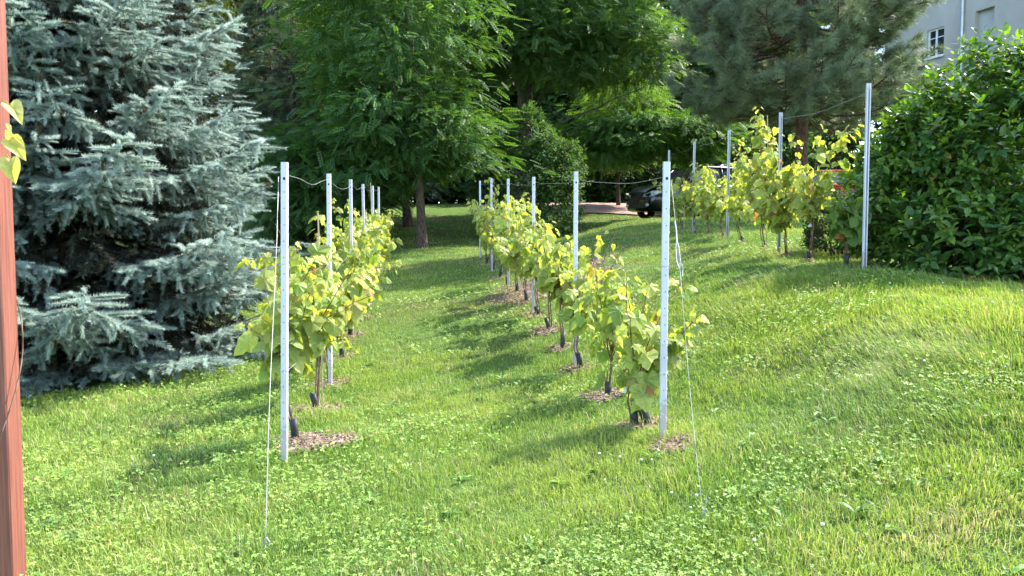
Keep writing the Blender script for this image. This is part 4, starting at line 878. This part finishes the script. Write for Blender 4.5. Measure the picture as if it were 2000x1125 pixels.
for o in (W1, W2):
    a, b, c, d = o; g = Geo(); fr = .065; y = -.12
    for x_, w_ in ((a+fr/2, fr), (b-fr/2, fr), ((a+b)/2+.02, .075)): g.box((x_, y, (c+d)/2), (w_, .07, d-c-.001))
    for z_ in (c+fr/2, d-fr/2): g.box(((a+b)/2, y, z_), (b-a-.002, .066, fr))
    g.box(((a+b)/2, y, c+(d-c)*.68), (b-a-.004, .055, .035))
    w = g.build('window', M_FRAME, e)
    g = Geo(); g.add([(a,-.13,c),(b,-.13,c),(b,-.13,d),(a,-.13,d)], [[(3,2,1,0)]]); g.build('pane', M_GLASS, w)
    g = Geo(); g.box(((a+b)/2, .035, c-.03), (b-a+.12, .10, .05)); g.box(((a+b)/2, .086, c-.045), (b-a+.12, .008, .08)); g.build('sill', M_FRAME, w)
    g = Geo(); g.add([(b-.16,-.20,c),(b-.07,-.17,c),(b-.11,-.22,c),(b-.16,-.20,d),(b-.07,-.17,d),(b-.11,-.22,d)], [[(0,1,4,3),(1,2,5,4)]]); g.build('curtain', M_FRAME, w)
g = Geo(); g.tube([(.33,.10,.1),(.33,.10,Z(6)),(.33,.10,Z(13.2)),(.33,.22,Z(13.42))], .065, 12); dp = g.build('downpipe', M_ZINC, e, True)
for z_ in np.arange(Z(0), Z(13), 1.9):
    g = Geo(); g.tube([(.33,.10,z_),(.33,.10,z_+.05)], .074, 12); g.box((.33, .035, z_+.025), (.03, .07, .03)); g.build('bracket', M_ZINC, dp)
g = Geo(); g.add([(-9.3,.45,Z(13.5)),(4.8,.45,Z(13.5)),(4.8,-4.5,Z(17)),(-9.3,-4.5,Z(17)),(-9.3,-9.5,Z(13.5)),(4.8,-9.5,Z(13.5)),(-9.3,.45,Z(13.38)),(4.8,.45,Z(13.38)),(4.8,-9.5,Z(13.38)),(-9.3,-9.5,Z(13.38))],
    [[(0,3,2,1)],]); g.add([(-9.3,-4.5,Z(17)),(4.8,-4.5,Z(17)),(4.8,-9.5,Z(13.5)),(-9.3,-9.5,Z(13.5))], [[(0,3,2,1)]]); g.box((-2.25,.46,Z(13.43)), (14.1,.05,.16)); g.build('roof', M_ROOF, e)
g = Geo(); g.tube([(-9.2,.28,Z(13.42)),(4.7,.28,Z(13.42))], .07, 8); g.build('gutter', M_ZINC, e, True)

# dark board fence behind the cars
M_FENCE = noisy_mat('weathered_boards', (.045, .040, .038), (.12, .11, .105), 10, .9, .2, 0, (5, 5, .5), .4)
e = empty('board_fence', (7.0, 33.6, g1(7.0, 33.6)), 'dark weathered board fence behind the parked cars under the pine', 'fence', rz=R(-3))
g = Geo(); k = 0
for x_ in np.arange(1.4, 8.0, .135):
    yy = g1(7.0+x_, 33.6)-e.location.z; g.box((x_, rng.uniform(-.004, .004), yy+.85), (.125, .022, 1.6+rng.uniform(-.02, .02)))
g.build('board_panel', M_FENCE, e)
for x_ in np.arange(1.4, 8.0, 2.1):
    yy = g1(7.0+x_, 33.6)-e.location.z; g = Geo(); g.box((x_, .07, yy+.8), (.10, .10, 1.75)); g.box((x_, .07, yy+1.69), (.13, .13, .03)); g.build('post', M_FENCE, e)

# ------------------------------------------------------------------ cars
def paint(name, c, rough=.28):
    m, nt, p, out = newmat(name); p.inputs['Base Color'].default_value = (*c, 1); p.inputs['Roughness'].default_value = rough; p.inputs['Coat Weight'].default_value = .6; p.inputs['Coat Roughness'].default_value = .06
    p.inputs['Metallic'].default_value = .3
    nz = N(nt, 'ShaderNodeTexNoise'); nz.inputs['Scale'].default_value = 9; mr = N(nt, 'ShaderNodeMapRange'); mr.inputs['To Min'].default_value = rough*.7; mr.inputs['To Max'].default_value = rough*1.4
    nt.links.new(nz.outputs['Fac'], mr.inputs['Value']); nt.links.new(mr.outputs[0], p.inputs['Roughness']); return m
M_TYRE = noisy_mat('tyre_rubber', (.012, .012, .012), (.03, .028, .027), 40, .85, .2)
M_RIM = noisy_mat('alloy_rim', (.42, .43, .44), (.58, .58, .6), 8, .3, .5, .8)
M_LAMP = noisy_mat('lamp_lens', (.50, .52, .54), (.78, .8, .82), 14, .15, .6, .2)
M_REDLAMP = noisy_mat('red_lamp_lens', (.35, .01, .01), (.6, .03, .02), 14, .2, .6)
M_TRIM = noisy_mat('black_trim', (.014, .014, .015), (.03, .03, .03), 20, .5, .4)
def loft(g, rings, col=(.5,.5,.5), closed=True, caps=True):
    n = len(rings[0]); m_ = len(rings); i = (np.arange(m_-1)[:, None]*n+np.arange(n)[None]).ravel(); j = (np.arange(m_-1)[:, None]*n+((np.arange(n)+1) % n)[None]).ravel()
    v = np.vstack([np.array(r_, float) for r_ in rings]); fs = [np.stack([i, i+n, j+n, j], -1)]
    if caps:
        c0 = np.mean(rings[0], 0); c1 = np.mean(rings[-1], 0); v = np.vstack([v, c0, c1]); k = np.arange(n); k2 = (k+1) % n
        fs.append(np.stack([k2, np.full(n, m_*n), k], -1)); fs.append(np.stack([k+(m_-1)*n, np.full(n, m_*n+1), k2+(m_-1)*n], -1))
    g.add(v, fs, col)
def make_car(name, label, pos, heading, col, L=4.6, Wd=1.86, H=1.68, hood=1.05, roofcol=None, estate=True):
    mp = paint('car_paint', col); z0 = g1(*pos)+.03; e = empty(name, (pos[0], pos[1], z0), label, 'car', 'cars parked beyond the lawn', rz=heading)
    w = Wd/2; f = L/2; g = Geo(); belt = hood+.07
    def ring(x, wd, zb, zt, nose=0):
        hp = [(wd*.86, zb), (wd*.985, zb+.16), (wd, (zb+zt)/2), (wd*.97, zt-.14), (wd*.86, zt-.02), (wd*.5, zt+.035)]
        return [(x, y, z) for y, z in hp]+[(x, -y, z) for y, z in hp[::-1]]
    st = [(f, .74, .42, .82), (f-.06, .86, .28, .90), (f-.3, .95, .24, hood-.07), (f-.8, 1, .24, hood), (f-1.35, 1, .22, belt), (0, 1, .22, belt+.01), (-f+.9, 1, .22, belt+.03), (-f+.35, .98, .25, belt+.02), (-f+.06, .92, .3, belt-.03), (-f, .84, .42, belt-.12)]
    loft(g, [ring(x, w*k, a, b) for x, k, a, b in st]); g.build('body', mp, e, True)
    def gh(x, wd, z): return [(x, wd, z)]
    a0, a1, r1, r0 = f-1.30, f-2.05, -f+.55 if estate else -f+1.05, -f+.10 if estate else -f+.45
    def q4(p0, p1, p2, p3): return [p0, p1, p2, p3]
    zt = H-.04; wb, wt = w*.90, w*.72
    def pane(nm, pts, m_=M_GLASS):
        g = Geo(); n = len(pts); c = np.mean(pts, 0); g.add(np.vstack([pts, c]), [[(k, (k+1) % n, n) for k in range(n)]]); return g.build(nm, m_, e)
    B = belt-.01
    pane('windscreen', [(a0, wb, B), (a0+.09, 0, B), (a0, -wb, B), (a1, -wt, zt), (a1+.05, 0, zt+.01), (a1, wt, zt)])
    pane('rear_window', [(r0, -wb, B), (r0, wb, B), (r1, wt, zt-.02), (r1, -wt, zt-.02)])
    for s in (-1, 1):
        mid = (a1+r1)/2-.05
        for x0b, x1b, x0t, x1t in ((a0-.06, mid+.04, a1-.04, mid+.05), (mid-.04, r0+.10, mid-.04, r1+.06)):
            fx = lambda xb, xt, k: xb*(1-k)+xt*k
            pts = [(x0b, s*wb*1.0, B), (x1b, s*wb, B), (x1t, s*wt*1.01, zt-.05), (x0t, s*wt*1.01, zt-.05)]
            pane('side_window', pts if s < 0 else pts[::-1])
    for s in (-1, 1):
        mid = (a1+r1)/2-.05
        for pa, pb in (((a0, s*wb, B), (a1, s*wt, zt)), ((r0+.02, s*wb, B), (r1, s*wt, zt-.02)), ((mid, s*wb*1.005, B), (mid, s*wt*1.015, zt-.03))):
            g = Geo(); g.tube([pa, pb], .035, 5); g.build('pillar', mp, e, True)
    g = Geo(); nr = []
    for x, k, dz in ((a1+.04, 1, -.01), (a1-.4, 1.02, .035), ((a1+r1)/2, 1.02, .05), (r1+.3, 1.01, .03), (r1-.04, .98, -.02)):
        hp = [(wt*1.02*k, zt+dz-.05), (wt*.96*k, zt+dz), (wt*.5, zt+dz+.022), (-wt*.5, zt+dz+.022), (-wt*.96*k, zt+dz), (-wt*1.02*k, zt+dz-.05)]; nr.append([(x, y, z) for y, z in hp])
    loft(g, nr); g.build('roof', roofcol or mp, e, True)
    g = Geo(); g.box((f+.005, 0, .70), (.03, w*1.0, .16)); g.box((f-.005, 0, .40), (.05, w*1.25, .12))
    for k in range(4): g.box((f+.022, 0, .645+.036*k), (.012, w*.96, .012))
    g.build('grille', M_TRIM, e)
    for s in (-1, 1):
        g = Geo(); pts = [(f+.01, s*w*.42, .72), (f+.01, s*w*.46, .81), (f-.05, s*w*.86, .90), (f-.36, s*w*1.0, .95), (f-.38, s*w*1.01, .85), (f-.06, s*w*.90, .72)]
        pts = np.array(pts)+np.array([.022, s*.012, .0]); back = pts-np.array([.08, s*.05, 0]); nn = 6
        g.add(np.vstack([pts, back, pts.mean(0)+np.array([.03, s*.02, 0])]), [[(k, (k+1) % nn, 12) if s > 0 else ((k+1) % nn, k, 12) for k in range(nn)], [(k, k+6, (k+1) % nn+6, (k+1) % nn) for k in range(nn)]]); g.build('headlight', M_LAMP, e)
        g = Geo(); bv_, bf_ = ball(.10, .055, 9, 6); g.add(bv_[:, [2, 0, 1]]*np.array([.6, 1, .6])+np.array([f-.005, s*w*.66, .44]), bf_); g.build('fog_lamp', M_LAMP, e, True)
        g = Geo(); g.box((-f+.03, s*w*.80, .90), (.10, .20, .30)); g.box((-f+.10, s*w*.93, .90), (.22, .06, .24)); g.build('tail_lamp', M_REDLAMP, e)
        g = Geo(); bv_, bf_ = ball(.11, .09, 8, 6); g.add(bv_*np.array([.6, 1, 1])+np.array([a0-.18, s*(w+.10), belt+.06]), bf_); g.box((a0-.18, s*(w-.02), belt+.02), (.05, .14, .04)); g.build('mirror', mp, e, True)
        for x in (f-.92, -f+.95):
            R_ = .345; th = np.linspace(0, 6.283, 25)[:-1]; prof = [(.12, .20), (.13, R_-.03), (.10, R_), (-.10, R_), (-.13, R_-.03), (-.12, .20)]
            g = Geo(); loft(g, [[(x+rr*math.cos(q), s*(w-.11)+yy*s, R_+rr*math.sin(q)) for q in th] for yy, rr in prof], caps=False); wh = g.build('wheel', M_TYRE, e, True)
            g = Geo(); g.add([(x, s*(w-.05), R_)]+[(x+.205*math.cos(q), s*(w-.015), R_+.205*math.sin(q)) for q in th]+[(x+.185*math.cos(q), s*(w-.04), R_+.185*math.sin(q)) for q in th], [[(1+k, 1+(k+1) % 24, 25+(k+1) % 24, 25+k) for k in range(24)]])
            for k in range(5):
                q = k*1.2566; g.tube([(x+.03*math.cos(q), s*(w-.03), R_+.03*math.sin(q)), (x+.19*math.cos(q), s*(w-.022), R_+.19*math.sin(q))], .024, 5)
            g.tube([(x, s*(w-.06), R_), (x, s*(w-.012), R_)], .05, 10); g.build('rim', M_RIM, wh)
            g = Geo(); al = np.linspace(-.25, math.pi+.25, 15); g.tube([(x+.40*math.cos(q), s*(w-.008), R_+.40*math.sin(q)) for q in al], .035, 5); g.build('wheel_arch', M_TRIM, e, True)
    return e
make_car('parked_car', 'black car parked nose to the left under hanging branches beyond the right vine row', (6.5, 28.8), R(180+24), (.008, .008, .010), H=1.86, hood=1.16)
M_PALEROOF = paint('pale_car_roof', (.55, .56, .58))  # van roof, paler than its body
make_car('parked_car', 'dark van-like car with a pale roof seen through the yellow vines of the upper bank', (8.3, 31.4), R(180+8), (.015, .017, .022), H=1.9, hood=1.12, roofcol=M_PALEROOF)
make_car('parked_car', 'bright red car glimpsed low through the tall bushy vine on the upper bank', (10.3, 26.0), R(75), (.42, .012, .012), L=4.1, Wd=1.74, H=1.5, hood=.95)
make_car('parked_car', 'dark car far off under the trees right of the locust trunk, only its windscreen glinting', (-2.9, 40.5), R(200), (.012, .013, .02), H=1.5, hood=.98)

# ------------------------------------------------------------------ daylight
w = bpy.data.worlds.new('World'); SC.world = w; w.use_nodes = True
nt = w.node_tree; bg = nt.nodes['Background']; sky = nt.nodes.new('ShaderNodeTexSky'); sky.sky_type = 'NISHITA'; sky.sun_disc = False
SUN_AZ, SUN_EL = 26, 49                      # azimuth from +x (right) towards +y (away)
sky.sun_elevation = R(SUN_EL); sky.sun_rotation = R(90-SUN_AZ); sky.air_density = 1.0; sky.dust_density = 1.2; sky.ozone_density = 1.0
nt.links.new(sky.outputs[0], bg.inputs[0]); bg.inputs[1].default_value = .15
sl = bpy.data.lights.new('sun', 'SUN'); sl.energy = 2.7; sl.angle = R(.53); sl.color = (1, .95, .86)
so = bpy.data.objects.new('sun', sl); COL.objects.link(so); so.location = (20, 9, 30)
from mathutils import Vector
so.rotation_euler = Vector(SUNV).to_track_quat('Z', 'Y').to_euler()
tag(so, kind='helper')

cam = bpy.data.cameras.new('camera'); co = bpy.data.objects.new('camera', cam); COL.objects.link(co)
cam.sensor_width = 36; cam.lens = 27.72; cam.clip_start = .05; cam.clip_end = 2000
co.location = (0, 0, CAMZ); co.rotation_euler = (R(90-3.42), 0, 0); SC.camera = co
SC.render.engine = 'CYCLES'
cy = SC.cycles
cy.max_bounces = 8; cy.diffuse_bounces = 3; cy.glossy_bounces = 2; cy.transmission_bounces = 6; cy.transparent_max_bounces = 4
cy.use_denoising = True; cy.denoiser = 'OPENIMAGEDENOISE'; cy.denoising_input_passes = 'RGB_ALBEDO_NORMAL'; cy.denoising_prefilter = 'ACCURATE'; cy.use_adaptive_sampling = True; cy.adaptive_threshold = .02
vs = SC.view_settings; vs.view_transform = 'Standard'; vs.look = 'None'; vs.exposure = 2.45; vs.gamma = 1; vs.use_curve_mapping = False
